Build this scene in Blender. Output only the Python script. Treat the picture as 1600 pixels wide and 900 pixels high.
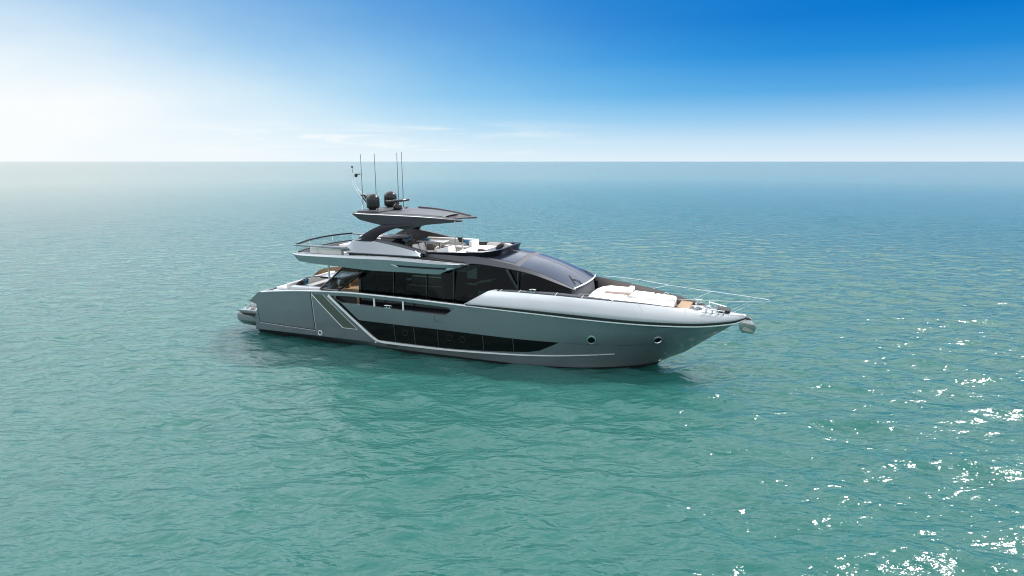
import bpy, bmesh, math, random
import numpy as np
from mathutils import Vector, Matrix

random.seed(7)
rng = np.random.default_rng(11)
R = math.radians
scene = bpy.context.scene
for o in list(bpy.data.objects):
    bpy.data.objects.remove(o)

# ------------------------------------------------------------------ camera, sky, sun, exposure
cam_data = bpy.data.cameras.new("camera")
cam_data.sensor_width = 36.0
cam_data.lens = 36.0 * 1067.0 / 1600.0
cam_data.clip_start = 0.5
cam_data.clip_end = 60000.0
cam = bpy.data.objects.new("camera", cam_data)
scene.collection.objects.link(cam)
PITCH = math.atan(198.0 / 1067.0)
cam.location = (0, 0, 11.0)
cam.rotation_euler = (math.pi / 2 - PITCH, 0, 0)
scene.camera = cam

SUN_AZ, SUN_EL = 62.0, 45.0          # azimuth to the right of the view direction (+Y)
world = bpy.data.worlds.new("World")
scene.world = world
world.use_nodes = True
wt = world.node_tree
wt.nodes.clear()


def wn(kind, **kw):
    n = wt.nodes.new(kind)
    for k, v in kw.items():
        setattr(n, k, v)
    return n


def wmath(op, a, b=None, c=None, clamp=False):
    n = wn('ShaderNodeMath', operation=op, use_clamp=clamp)
    for i, s in enumerate((a, b, c)):
        if s is None:
            continue
        if isinstance(s, (int, float)):
            n.inputs[i].default_value = s
        else:
            wt.links.new(s, n.inputs[i])
    return n.outputs[0]


def wmix(f, a, b):
    n = wn('ShaderNodeMix', data_type='RGBA')
    for i, s in ((0, f), (6, a), (7, b)):
        if isinstance(s, (int, float)):
            n.inputs[i].default_value = s
        elif isinstance(s, tuple):
            n.inputs[i].default_value = (*s, 1)
        else:
            wt.links.new(s, n.inputs[i])
    return n.outputs[2]


def wsmooth(x, a, b, lo=0.0, hi=1.0):
    n = wn('ShaderNodeMapRange', interpolation_type='SMOOTHSTEP')
    wt.links.new(x, n.inputs[0])
    n.inputs[1].default_value, n.inputs[2].default_value = a, b
    n.inputs[3].default_value, n.inputs[4].default_value = lo, hi
    return n.outputs[0]


sky = wn('ShaderNodeTexSky', sky_type='NISHITA')
sky.sun_disc = False
sky.sun_elevation = R(SUN_EL)
sky.sun_rotation = R(SUN_AZ)
sky.air_density = 1.0
sky.dust_density = 0.6
sky.ozone_density = 2.0
SKY_STRENGTH = 0.10
tc = wn('ShaderNodeTexCoord')
sep = wn('ShaderNodeSeparateXYZ')
wt.links.new(tc.outputs['Generated'], sep.inputs[0])
dx, dy, dz = sep.outputs
elev = wmath('MULTIPLY', wmath('ARCSINE', dz), 180 / math.pi)
azim = wmath('MULTIPLY', wmath('ARCTAN2', dx, dy), 180 / math.pi)
# clear-air gradient of the sky near the horizon (values in units of background strength)
K = 0.785 / SKY_STRENGTH
ramp = wn('ShaderNodeValToRGB')
wt.links.new(wmath('DIVIDE', elev, 40.0, clamp=True), ramp.inputs[0])
cr = ramp.color_ramp
cr.interpolation = 'LINEAR'
stops = [(0.0, (0.74, 0.86, 0.95)), (1.6 / 40, (0.56, 0.75, 0.91)), (3.2 / 40, (0.30, 0.57, 0.85)), (5.2 / 40, (0.095, 0.38, 0.76)),
         (7.9 / 40, (0.014, 0.25, 0.68)), (10.5 / 40, (0.001, 0.18, 0.61)), (1.0, (0.002, 0.13, 0.50))]
while len(cr.elements) < len(stops):
    cr.elements.new(0.5)
for e, (p, c) in zip(cr.elements, stops):
    e.position = p
    e.color = (*c, 1)
sc_ramp = wn('ShaderNodeVectorMath', operation='SCALE')
wt.links.new(ramp.outputs[0], sc_ramp.inputs[0])
sc_ramp.inputs[3].default_value = K
up_mix = wsmooth(elev, 14.0, 45.0)
base = wmix(up_mix, sc_ramp.outputs[0], sky.outputs[0])
# unseen pale sky added behind the viewpoint and above the view to lighten reflections
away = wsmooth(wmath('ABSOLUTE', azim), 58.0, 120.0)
pale_fill = wmath('MAXIMUM', wmath('MULTIPLY', away, 0.85), wmath('MULTIPLY', wsmooth(elev, 12.2, 19.0), 0.88))
base = wmix(pale_fill, base, tuple(K * c for c in (1.2, 1.25, 1.29)))
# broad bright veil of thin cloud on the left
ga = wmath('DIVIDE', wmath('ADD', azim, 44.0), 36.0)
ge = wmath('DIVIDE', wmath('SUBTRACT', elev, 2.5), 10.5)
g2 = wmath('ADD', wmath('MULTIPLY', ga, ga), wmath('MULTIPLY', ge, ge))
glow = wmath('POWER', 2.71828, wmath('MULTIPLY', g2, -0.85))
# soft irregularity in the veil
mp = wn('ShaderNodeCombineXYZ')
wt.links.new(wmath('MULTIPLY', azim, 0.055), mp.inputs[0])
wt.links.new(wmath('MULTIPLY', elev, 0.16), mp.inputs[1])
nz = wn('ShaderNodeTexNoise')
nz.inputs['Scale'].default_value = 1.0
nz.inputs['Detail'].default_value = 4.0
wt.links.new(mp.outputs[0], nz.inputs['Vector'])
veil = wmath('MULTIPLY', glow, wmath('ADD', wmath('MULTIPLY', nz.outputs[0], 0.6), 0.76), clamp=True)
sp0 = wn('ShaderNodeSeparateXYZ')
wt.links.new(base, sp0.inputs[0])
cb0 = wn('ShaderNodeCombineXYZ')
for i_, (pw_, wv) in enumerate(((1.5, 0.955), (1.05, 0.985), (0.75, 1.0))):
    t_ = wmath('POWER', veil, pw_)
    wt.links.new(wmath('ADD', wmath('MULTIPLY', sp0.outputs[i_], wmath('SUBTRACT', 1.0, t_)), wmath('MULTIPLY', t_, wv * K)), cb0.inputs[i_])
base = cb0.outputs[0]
# low streaks of cirrus
mp2 = wn('ShaderNodeCombineXYZ')
wt.links.new(wmath('ADD', wmath('MULTIPLY', wmath('ADD', azim, 10.0), 0.10), wmath('MULTIPLY', elev, 0.06)), mp2.inputs[0])
wt.links.new(wmath('MULTIPLY', elev, 1.05), mp2.inputs[1])
nz2 = wn('ShaderNodeTexNoise')
nz2.inputs['Scale'].default_value = 1.0
nz2.inputs['Detail'].default_value = 7.0
nz2.inputs['Roughness'].default_value = 0.62
nz2.inputs['Distortion'].default_value = 0.5
wt.links.new(mp2.outputs[0], nz2.inputs['Vector'])
band = wmath('MULTIPLY', wsmooth(elev, 0.0, 1.4), wsmooth(elev, 1.8, 3.6, 1.0, 0.0))
azb = wmath('MULTIPLY', wsmooth(azim, -34.0, -14.0), wsmooth(azim, -8.0, 12.0, 1.0, 0.0))
cir = wmath('MULTIPLY', wmath('MULTIPLY', band, azb), wsmooth(nz2.outputs[0], 0.45, 0.66))
base = wmix(wmath('MULTIPLY', cir, 0.85), base, tuple(K * c for c in (0.98, 0.99, 1.0)))
# unseen brighter sky added above the view, strongest left, to whiten water reflections
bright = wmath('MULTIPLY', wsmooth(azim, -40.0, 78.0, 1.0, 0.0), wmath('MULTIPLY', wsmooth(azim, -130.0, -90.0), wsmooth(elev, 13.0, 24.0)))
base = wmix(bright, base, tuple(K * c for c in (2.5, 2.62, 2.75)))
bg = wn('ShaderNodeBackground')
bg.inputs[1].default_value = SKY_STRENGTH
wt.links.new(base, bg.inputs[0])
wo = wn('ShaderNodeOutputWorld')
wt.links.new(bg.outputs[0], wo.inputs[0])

sun_data = bpy.data.lights.new("sun", 'SUN')
sun_data.energy = 4.2
sun_data.angle = R(0.55)
sun_data.color = (1.0, 0.955, 0.89)
sun = bpy.data.objects.new("sun", sun_data)
scene.collection.objects.link(sun)
sd = Vector((math.sin(R(SUN_AZ)) * math.cos(R(SUN_EL)), math.cos(R(SUN_AZ)) * math.cos(R(SUN_EL)), math.sin(R(SUN_EL))))
sun.rotation_euler = sd.to_track_quat('Z', 'Y').to_euler()
sun.location = sd * 100

scene.view_settings.view_transform = 'Standard'
scene.view_settings.look = 'None'
scene.view_settings.exposure = 0.35
scene.view_settings.gamma = 1.0
scene.view_settings.use_curve_mapping = False
scene.cycles.filter_width = 1.1
scene.cycles.sample_clamp_indirect = 2.0
scene.cycles.max_bounces = 10
scene.cycles.transparent_max_bounces = 12
scene.cycles.caustics_reflective = False
scene.cycles.caustics_refractive = False


# ------------------------------------------------------------------ materials
def principled(name, color, rough=0.5, metal=0.0, coat=0.0, spec=0.5, coat_rough=0.05, vary=0.0, vscale=3.0):
    m = bpy.data.materials.new(name)
    m.use_nodes = True
    nt = m.node_tree
    p = nt.nodes['Principled BSDF']
    p.inputs['Base Color'].default_value = (*color, 1)
    p.inputs['Roughness'].default_value = rough
    p.inputs['Metallic'].default_value = metal
    p.inputs['Coat Weight'].default_value = coat
    p.inputs['Coat Roughness'].default_value = coat_rough
    p.inputs['Specular IOR Level'].default_value = spec
    if vary:
        t = nt.nodes.new('ShaderNodeTexCoord')
        n = nt.nodes.new('ShaderNodeTexNoise')
        n.inputs['Scale'].default_value = vscale
        n.inputs['Detail'].default_value = 5
        nt.links.new(t.outputs['Object'], n.inputs['Vector'])
        mr = nt.nodes.new('ShaderNodeMapRange')
        mr.inputs[1].default_value, mr.inputs[2].default_value = 0.3, 0.7
        mr.inputs[3].default_value, mr.inputs[4].default_value = 1 - vary, 1 + vary
        nt.links.new(n.outputs[0], mr.inputs[0])
        vm = nt.nodes.new('ShaderNodeVectorMath')
        vm.operation = 'SCALE'
        vm.inputs[0].default_value = color
        nt.links.new(mr.outputs[0], vm.inputs[3])
        nt.links.new(vm.outputs[0], p.inputs['Base Color'])
        r2 = nt.nodes.new('ShaderNodeMapRange')
        r2.inputs[1].default_value, r2.inputs[2].default_value = 0.3, 0.7
        r2.inputs[3].default_value, r2.inputs[4].default_value = rough * 0.85, min(1, rough * 1.2)
        nt.links.new(n.outputs[0], r2.inputs[0])
        nt.links.new(r2.outputs[0], p.inputs['Roughness'])
    return m


def glass_material(name, tint, refl_rough=0.02, facing_boost=0.04):
    m = bpy.data.materials.new(name)
    m.use_nodes = True
    nt = m.node_tree
    nt.nodes.clear()
    out = nt.nodes.new('ShaderNodeOutputMaterial')
    mix = nt.nodes.new('ShaderNodeMixShader')
    tr = nt.nodes.new('ShaderNodeBsdfTransparent')
    tr.inputs[0].default_value = (*tint, 1)
    gl = nt.nodes.new('ShaderNodeBsdfGlossy')
    gl.inputs['Roughness'].default_value = refl_rough
    gl.inputs['Color'].default_value = (0.9, 0.95, 1, 1)
    lw = nt.nodes.new('ShaderNodeLayerWeight')
    lw.inputs[0].default_value = 0.5
    pw = nt.nodes.new('ShaderNodeMath')
    pw.operation = 'POWER'
    pw.inputs[1].default_value = 4.5
    nt.links.new(lw.outputs['Facing'], pw.inputs[0])
    fr = nt.nodes.new('ShaderNodeMath')
    fr.operation = 'MULTIPLY_ADD'
    fr.inputs[1].default_value = 0.9
    fr.inputs[2].default_value = 0.012
    nt.links.new(pw.outputs[0], fr.inputs[0])
    ad = nt.nodes.new('ShaderNodeMath')
    ad.operation = 'ADD'
    ad.use_clamp = True
    ad.inputs[1].default_value = facing_boost
    nt.links.new(fr.outputs[0], ad.inputs[0])
    nt.links.new(ad.outputs[0], mix.inputs[0])
    nt.links.new(tr.outputs[0], mix.inputs[1])
    nt.links.new(gl.outputs[0], mix.inputs[2])
    nt.links.new(mix.outputs[0], out.inputs[0])
    return m


def teak_material():
    m = principled('teak_planks', (0.42, 0.27, 0.15), 0.55)
    nt = m.node_tree
    p = nt.nodes['Principled BSDF']
    t = nt.nodes.new('ShaderNodeTexCoord')
    w = nt.nodes.new('ShaderNodeTexWave')
    w.wave_type = 'BANDS'
    w.bands_direction = 'Y'
    w.inputs['Scale'].default_value = 5.0
    w.inputs['Distortion'].default_value = 0.0
    nt.links.new(t.outputs['Object'], w.inputs['Vector'])
    rp = nt.nodes.new('ShaderNodeValToRGB')
    rp.color_ramp.elements[0].position = 0.02
    rp.color_ramp.elements[0].color = (0.06, 0.04, 0.03, 1)
    rp.color_ramp.elements[1].position = 0.10
    rp.color_ramp.elements[1].color = (0.45, 0.29, 0.165, 1)
    nt.links.new(w.outputs[0], rp.inputs[0])
    n = nt.nodes.new('ShaderNodeTexNoise')
    mpn = nt.nodes.new('ShaderNodeMapping')
    mpn.inputs['Scale'].default_value = (1.5, 14, 6)
    nt.links.new(t.outputs['Object'], mpn.inputs[0])
    nt.links.new(mpn.outputs[0], n.inputs['Vector'])
    mx = nt.nodes.new('ShaderNodeMix')
    mx.data_type = 'RGBA'
    mx.blend_type = 'MULTIPLY'
    mx.inputs[0].default_value = 0.5
    nt.links.new(rp.outputs[0], mx.inputs[6])
    nt.links.new(n.outputs[0], mx.inputs[7])
    nt.links.new(mx.outputs[2], p.inputs['Base Color'])
    return m


def mesh_grille_material():
    m = principled('woven_grille', (0.10, 0.13, 0.08), 0.5, metal=0.3)
    nt = m.node_tree
    p = nt.nodes['Principled BSDF']
    t = nt.nodes.new('ShaderNodeTexCoord')
    c = nt.nodes.new('ShaderNodeTexVoronoi')
    c.inputs['Scale'].default_value = 22.0
    nt.links.new(t.outputs['Object'], c.inputs['Vector'])
    rp = nt.nodes.new('ShaderNodeValToRGB')
    rp.color_ramp.elements[0].color = (0.045, 0.072, 0.064, 1)
    rp.color_ramp.elements[1].color = (0.125, 0.152, 0.120, 1)
    nt.links.new(c.outputs[0], rp.inputs[0])
    nt.links.new(rp.outputs[0], p.inputs['Base Color'])
    return m


M = {
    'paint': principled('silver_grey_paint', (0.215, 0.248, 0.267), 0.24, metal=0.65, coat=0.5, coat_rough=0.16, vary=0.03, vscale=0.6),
    'sunlit_silver': principled('sunlit_silver_paint', (0.48, 0.505, 0.53), 0.24, metal=0.45, coat=0.5, coat_rough=0.12, vary=0.03, vscale=0.6),  # silver paint lightened in its base colour for sun striking the bow
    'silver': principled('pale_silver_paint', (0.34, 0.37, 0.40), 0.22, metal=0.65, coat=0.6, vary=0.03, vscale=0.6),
    'dark_grey': principled('dark_grey_paint', (0.052, 0.054, 0.066), 0.5, metal=0.1, coat=0.0, vary=0.04, vscale=0.8),
    'navy': principled('navy_black_paint', (0.008, 0.010, 0.016), 0.30, coat=0.0, spec=0.15),
    'mid_grey': principled('mid_grey_paint', (0.082, 0.084, 0.098), 0.5, metal=0.2, coat=0.0, vary=0.04, vscale=0.8),
    'black': principled('black_gloss', (0.008, 0.009, 0.011), 0.12, coat=0.5),
    'black_glass': principled('black_hull_glass', (0.003, 0.004, 0.004), 0.03, spec=0.25),
    'matt_black': principled('matt_black', (0.012, 0.012, 0.014), 0.55),
    'antifoul': principled('dark_antifouling', (0.012, 0.013, 0.015), 0.6, vary=0.3, vscale=5),
    'chrome': principled('polished_steel', (0.82, 0.83, 0.84), 0.12, metal=1.0),
    'anchor_steel': principled('mirror_steel', (0.42, 0.44, 0.43), 0.10, metal=1.0),
    'satin': principled('satin_silver_trim', (0.86, 0.87, 0.88), 0.32, metal=0.25, coat=0.3),
    'cushion': principled('white_cushion', (0.80, 0.78, 0.76), 0.8, vary=0.03, vscale=6),
    'grey_cushion': principled('pale_grey_cushion', (0.50, 0.48, 0.48), 0.85, vary=0.05, vscale=8),
    'dark_fabric': principled('dark_fabric', (0.035, 0.033, 0.035), 0.9, vary=0.25, vscale=14),
    'gelcoat': principled('white_gelcoat', (0.72, 0.72, 0.74), 0.25, coat=0.5, vary=0.02),
    'foredeck': principled('grey_deck', (0.40, 0.41, 0.44), 0.5, vary=0.05),
    'walnut': principled('brown_veneer', (0.22, 0.13, 0.065), 0.35, coat=0.4, vary=0.25, vscale=5),
    'bulwark_lining': principled('taupe_bulwark_lining', (0.125, 0.112, 0.108), 0.45, vary=0.05),
    'blue_fabric': principled('blue_fabric', (0.06, 0.22, 0.36), 0.85, vary=0.2, vscale=12),
    'dome': principled('dark_radome_shell', (0.010, 0.011, 0.012), 0.20, coat=0.3, spec=0.35),
    'cabin': principled('cabin_lining', (0.085, 0.09, 0.088), 0.6, vary=0.1),
    'carpet': principled('cabin_floor', (0.10, 0.085, 0.075), 0.8, vary=0.15),
    'teak': teak_material(),
    'grille': mesh_grille_material(),
    'tinted': glass_material('tinted_glass', (0.20, 0.25, 0.24), facing_boost=0.0),
    'smoked': glass_material('smoked_glass', (0.42, 0.50, 0.52), facing_boost=0.02),
    'clear': glass_material('clear_glass', (0.88, 0.92, 0.92), facing_boost=0.0),
    'screen': principled('blue_tinted_windscreen', (0.045, 0.060, 0.10), 0.20, metal=0.75, spec=0.6, coat=0.1, vary=0.02),
    'letter': principled('pale_metal_lettering', (0.34, 0.37, 0.40), 0.4, metal=0.3),
}


# ------------------------------------------------------------------ mesh helpers (boat space: u forward, v to starboard, z up)
SIDES = {}


class MB:
    def __init__(self):
        self.v, self.f = [], []

    def pt(self, u, v, z):
        self.v.append((u, -v, z))
        return len(self.v) - 1

    def loft(self, rows, close_rows=False, cap0=False, cap1=False, skip=None):
        """rows: list of equally long point lists"""
        idx = [[self.pt(*p) for p in r] for r in rows]
        n = len(rows)
        rng_r = range(n if close_rows else n - 1)
        for i in rng_r:
            a, b = idx[i], idx[(i + 1) % n]
            for j in range(len(a) - 1):
                if skip and skip(i, j):
                    continue
                self.f.append((a[j], a[j + 1], b[j + 1], b[j]))
        if cap0:
            self.f.append(tuple(r[0] for r in idx))
        if cap1:
            self.f.append(tuple(r[-1] for r in idx)[::-1])
        return self

    def box(self, u0, u1, v0, v1, z0, z1):
        c = [self.pt(u, v, z) for z in (z0, z1) for u, v in ((u0, v0), (u1, v0), (u1, v1), (u0, v1))]
        for q in ((0, 1, 2, 3), (7, 6, 5, 4), (0, 4, 5, 1), (1, 5, 6, 2), (2, 6, 7, 3), (3, 7, 4, 0)):
            self.f.append(tuple(c[i] for i in q))
        return self

    def hexa(self, bottom, top):
        """bottom, top: equally long polygons of (u, v, z)"""
        a = [self.pt(*p) for p in bottom]
        b = [self.pt(*p) for p in top]
        n = len(a)
        self.f.append(tuple(a[::-1]))
        self.f.append(tuple(b))
        for i in range(n):
            self.f.append((a[i], a[(i + 1) % n], b[(i + 1) % n], b[i]))
        return self

    def prism(self, poly, v0, v1):
        """side outline [(u, z)] or [(u, z, shift)] between two v planes (shift moves both)"""
        g = lambda p, v: (p[0], v + (p[2] if len(p) > 2 else 0), p[1])
        return self.hexa([g(p, v0) for p in poly], [g(p, v1) for p in poly])

    def plate(self, poly, z0, z1):
        """plan outline [(u, v)] between two heights"""
        return self.hexa([(p[0], p[1], z0) for p in poly], [(p[0], p[1], z1) for p in poly])

    def tube(self, pts, r, n=8, closed=False):
        P = [Vector(p) for p in pts]
        rs = r if isinstance(r, (list, tuple)) else [r] * len(P)
        rings = []
        ref = None
        for i, p in enumerate(P):
            a = P[i - 1] if i > 0 or closed else p
            b = P[(i + 1) % len(P)] if i < len(P) - 1 or closed else p
            t = (b - a).normalized()
            if ref is None:
                ref = Vector((0, 0, 1)) if abs(t.z) < 0.9 else Vector((1, 0, 0))
            x = t.cross(ref).normalized()
            y = x.cross(t).normalized()
            ref = y
            rings.append([tuple(p + rs[i] * (math.cos(2 * math.pi * k / n) * x + math.sin(2 * math.pi * k / n) * y)) for k in range(n)])
        idx = [[self.pt(*q) for q in ring] for ring in rings]
        m = len(idx)
        for i in range(m if closed else m - 1):
            for k in range(n):
                self.f.append((idx[i][k], idx[i][(k + 1) % n], idx[(i + 1) % m][(k + 1) % n], idx[(i + 1) % m][k]))
        if not closed:
            self.f.append(tuple(idx[0][::-1]))
            self.f.append(tuple(idx[-1]))
        return self

    def lathe(self, c, prof, n=24):
        """profile [(r, z)] turned about the vertical through c"""
        idx = [[self.pt(c[0] + r * math.cos(2 * math.pi * k / n), c[1] + r * math.sin(2 * math.pi * k / n), c[2] + z) for k in range(n)] for r, z in prof]
        for a, b in zip(idx, idx[1:]):
            for k in range(n):
                self.f.append((a[k], a[(k + 1) % n], b[(k + 1) % n], b[k]))
        self.f.append(tuple(idx[0][::-1]))
        self.f.append(tuple(idx[-1]))
        return self

    def build(self, name, mat, parent=None, angle=35, bevel=0.0, seg=2, subsurf=0, solid=0.0):
        me = bpy.data.meshes.new(name)
        me.from_pydata(self.v, [], self.f)
        bm = bmesh.new()
        bm.from_mesh(me)
        bmesh.ops.remove_doubles(bm, verts=bm.verts, dist=0.0008)
        bmesh.ops.dissolve_degenerate(bm, edges=bm.edges, dist=0.0005)
        bmesh.ops.recalc_face_normals(bm, faces=bm.faces)
        if bevel:
            es = [e for e in bm.edges if len(e.link_faces) == 2 and e.calc_face_angle(0) > R(25)]
            if es:
                bmesh.ops.bevel(bm, geom=es, offset=bevel, segments=seg, affect='EDGES', profile=0.5, clamp_overlap=True)
        groups = self.pieces(bm)
        if groups:
            bpy.data.meshes.remove(me)
            made = {}
            first = None
            for g in groups:
                sub = MB()
                vi = {}
                for fc in g:
                    for vt in fc.verts:
                        if vt.index not in vi:
                            vi[vt.index] = len(sub.v)
                            sub.v.append(tuple(vt.co))
                    sub.f.append(tuple(vi[vt.index] for vt in fc.verts))
                cy = sum(v[1] for v in sub.v) / len(sub.v)
                par = parent
                if parent is not None and parent.name in SIDES:
                    par = SIDES[parent.name].get(1 if cy < 0 else -1, parent)
                o = sub.finish(name, mat, par, angle, subsurf, solid)
                made.setdefault(1 if cy < 0 else -1, o)
                first = first or o
            bm.free()
            if len(made) == 2:
                for o in made.values():
                    SIDES[o.name] = made
            return first
        bm.free()
        bpy.data.meshes.remove(me)
        return None

    def pieces(self, bm):
        """face groups: loose islands joined when close together, port and starboard kept apart"""
        bm.verts.index_update()
        bm.faces.index_update()
        bm.faces.ensure_lookup_table()
        seen, isl = set(), []
        for f0 in bm.faces:
            if f0.index in seen:
                continue
            st, cur = [f0], []
            seen.add(f0.index)
            while st:
                fc = st.pop()
                cur.append(fc)
                for vt in fc.verts:
                    for f2 in vt.link_faces:
                        if f2.index not in seen:
                            seen.add(f2.index)
                            st.append(f2)
            isl.append(cur)
        ext = []
        for c in isl:
            P = np.array([vt.co for fc in c for vt in fc.verts])
            ext.append((P.min(0), P.max(0)))
        lone = all(hi[1] < 0.001 or lo[1] > -0.001 for lo, hi in ext)
        n = len(isl)
        root = list(range(n))

        def find(i):
            while root[i] != i:
                i = root[i]
            return i
        for i in range(n):
            for j in range(i + 1, n):
                (la, ha), (lb, hb) = ext[i], ext[j]
                if lone and (la[1] + ha[1]) * (lb[1] + hb[1]) < 0 and min(abs(la[1] + ha[1]), abs(lb[1] + hb[1])) > 0.02:
                    continue
                gap = np.linalg.norm(np.maximum(0, np.maximum(la - hb, lb - ha)))
                if gap <= max(0.02, 0.5 * max((ha - la).max(), (hb - lb).max())):
                    root[find(i)] = find(j)
        out = {}
        for i in range(n):
            out.setdefault(find(i), []).extend(isl[i])
        return list(out.values())

    def finish(self, name, mat, parent, angle, subsurf, solid):
        me = bpy.data.meshes.new(name)
        me.from_pydata(self.v, [], self.f)
        for p in me.polygons:
            p.use_smooth = True
        me.set_sharp_from_angle(angle=R(angle))
        me.materials.append(mat)
        o = bpy.data.objects.new(name, me)
        scene.collection.objects.link(o)
        if parent is not None:
            o.parent = parent
        if solid:
            s = o.modifiers.new('thickness', 'SOLIDIFY')
            s.thickness = solid
            s.offset = 0
        if subsurf:
            s = o.modifiers.new('smooth', 'SUBSURF')
            s.levels = s.render_levels = subsurf
        return o


def pchip(xs, ys):
    x = np.array(xs, float)
    y = np.array(ys, float)
    h = np.diff(x)
    d = np.diff(y) / h
    m = np.zeros_like(y)
    m[0], m[-1] = d[0], d[-1]
    for i in range(1, len(x) - 1):
        if d[i - 1] * d[i] > 0:
            w1, w2 = 2 * h[i] + h[i - 1], h[i] + 2 * h[i - 1]
            m[i] = (w1 + w2) / (w1 / d[i - 1] + w2 / d[i])

    def f(q):
        if q <= x[0]:
            return float(y[0])
        if q >= x[-1]:
            return float(y[-1])
        i = int(np.searchsorted(x, q) - 1)
        i = min(max(i, 0), len(h) - 1)
        t = (q - x[i]) / h[i]
        return float((1 + 2 * t) * (1 - t) ** 2 * y[i] + t * (1 - t) ** 2 * h[i] * m[i]
                     + t * t * (3 - 2 * t) * y[i + 1] + t * t * (t - 1) * h[i] * m[i + 1])
    return f


def thing(name, label, cat, loc=(0, 0, 0), rotz=0.0, group=None, parent=None):
    o = bpy.data.objects.new(name, None)
    o.empty_display_size = 0.3
    scene.collection.objects.link(o)
    o.location = loc
    o.rotation_euler = (0, 0, rotz)
    tag(o, label, cat, group)
    return o


def tag(o, label, cat, group=None):
    o['label'] = label
    o['category'] = cat
    if group:
        o['group'] = group


# ------------------------------------------------------------------ the sea: one sheet to the horizon
def grid_lines(lo, hi, step, far, g1, mid):
    """fine steps between lo and hi, slowly widening to mid, then quickly to the horizon"""
    def outward(x, sign):
        out, st_ = [], step
        while abs(x) < far:
            st_ *= g1 if abs(x) < mid else 1.22
            x += sign * st_
            out.append(x)
        return out
    return np.array(outward(lo, -1)[::-1] + list(np.arange(lo, hi + 1e-6, step)) + outward(hi, 1))


gx = grid_lines(-40, 40, 0.26, 26000, 1.02, 420)
gy = grid_lines(9, 80, 0.2, 26000, 1.012, 520)
gy = gy[gy > -300]
X, Y = np.meshgrid(gx, gy)
stx = np.gradient(gx)[None, :]
sty = np.gradient(gy)[:, None]
Z = np.zeros_like(X)
DX = np.zeros_like(X)
DY = np.zeros_like(X)
for i in range(64):
    lam = 0.65 * (5.5 / 0.65) ** rng.random()
    th = R(-96 + rng.normal(0, 32))          # travelling mostly towards the camera
    k = 2 * math.pi / lam
    amp = 0.0078 * lam ** 0.7
    ph = rng.random() * 2 * math.pi
    cell = np.maximum(stx * abs(math.cos(th)), sty * abs(math.sin(th)))
    fade = np.clip((lam / cell - 2.6) / 3.0, 0, 1)
    fade = fade / (1 + (np.hypot(X, Y) / 85.0) ** 2.0)
    arg = k * (X * math.cos(th) + Y * math.sin(th)) + ph
    Z += amp * fade * np.cos(arg)
    DX -= 0.7 * amp * fade * math.cos(th) * np.sin(arg)
    DY -= 0.7 * amp * fade * math.sin(th) * np.sin(arg)
co = np.stack([X + DX, Y + DY, Z], -1).reshape(-1, 3)
ny, nx = X.shape
ii = np.arange(ny * nx).reshape(ny, nx)
quads = np.stack([ii[:-1, :-1], ii[:-1, 1:], ii[1:, 1:], ii[1:, :-1]], -1).reshape(-1, 4)
me = bpy.data.meshes.new('sea')
me.vertices.add(len(co))
me.vertices.foreach_set('co', co.ravel())
me.loops.add(quads.size)
me.loops.foreach_set('vertex_index', quads.ravel().astype(np.int32))
me.polygons.add(len(quads))
me.polygons.foreach_set('loop_start', np.arange(0, quads.size, 4, dtype=np.int32))
me.polygons.foreach_set('use_smooth', np.ones(len(quads), dtype=bool))
me.update()
me.validate()
sea = bpy.data.objects.new('sea', me)
scene.collection.objects.link(sea)
sea['kind'] = 'structure'

wm = bpy.data.materials.new('sea_water')
wm.use_nodes = True
nt = wm.node_tree
pb = nt.nodes['Principled BSDF']
pb.inputs['Base Color'].default_value = (0.020, 0.185, 0.165, 1)
pb.inputs['Roughness'].default_value = 0.045
pb.inputs['IOR'].default_value = 1.333
pb.inputs['Subsurface Weight'].default_value = 1.0
pb.inputs['Subsurface Radius'].default_value = (0.5, 1.8, 1.7)
pb.inputs['Subsurface Scale'].default_value = 1.7
pb.subsurface_method = 'BURLEY'
tcw = nt.nodes.new('ShaderNodeTexCoord')


def ripple(scale, detail, rough, stretch, rot, height, prev, distort=0.0):
    mpn = nt.nodes.new('ShaderNodeMapping')
    mpn.inputs['Rotation'].default_value = (0, 0, R(rot))
    mpn.inputs['Scale'].default_value = (1.0 / stretch, 1.0, 1.0)
    nt.links.new(tcw.outputs['Object'], mpn.inputs[0])
    n = nt.nodes.new('ShaderNodeTexNoise')
    n.inputs['Scale'].default_value = scale
    n.inputs['Detail'].default_value = detail
    n.inputs['Roughness'].default_value = rough
    n.inputs['Distortion'].default_value = distort
    nt.links.new(mpn.outputs[0], n.inputs['Vector'])
    b = nt.nodes.new('ShaderNodeBump')
    b.inputs['Strength'].default_value = 1.0
    b.inputs['Distance'].default_value = height
    nt.links.new(n.outputs[0], b.inputs['Height'])
    if prev:
        nt.links.new(prev.outputs[0], b.inputs['Normal'])
    return b


b1 = ripple(1.1, 2.0, 0.5, 1.7, 8, 0.235, None, 0.5)
b2 = ripple(2.6, 2.0, 0.5, 1.7, -16, 0.10, b1, 0.4)
b3 = ripple(6.5, 2.0, 0.5, 1.4, 24, 0.036, b2)
nt.links.new(b3.outputs[0], pb.inputs['Normal'])
geo = nt.nodes.new('ShaderNodeNewGeometry')
ln = nt.nodes.new('ShaderNodeVectorMath')
ln.operation = 'LENGTH'
nt.links.new(geo.outputs['Position'], ln.inputs[0])
rr = nt.nodes.new('ShaderNodeMapRange')
rr.inputs[1].default_value, rr.inputs[2].default_value = 50.0, 420.0
rr.inputs[3].default_value, rr.inputs[4].default_value = 0.17, 0.12
nt.links.new(ln.outputs['Value'], rr.inputs[0])
nt.links.new(rr.outputs[0], pb.inputs['Roughness'])


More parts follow.
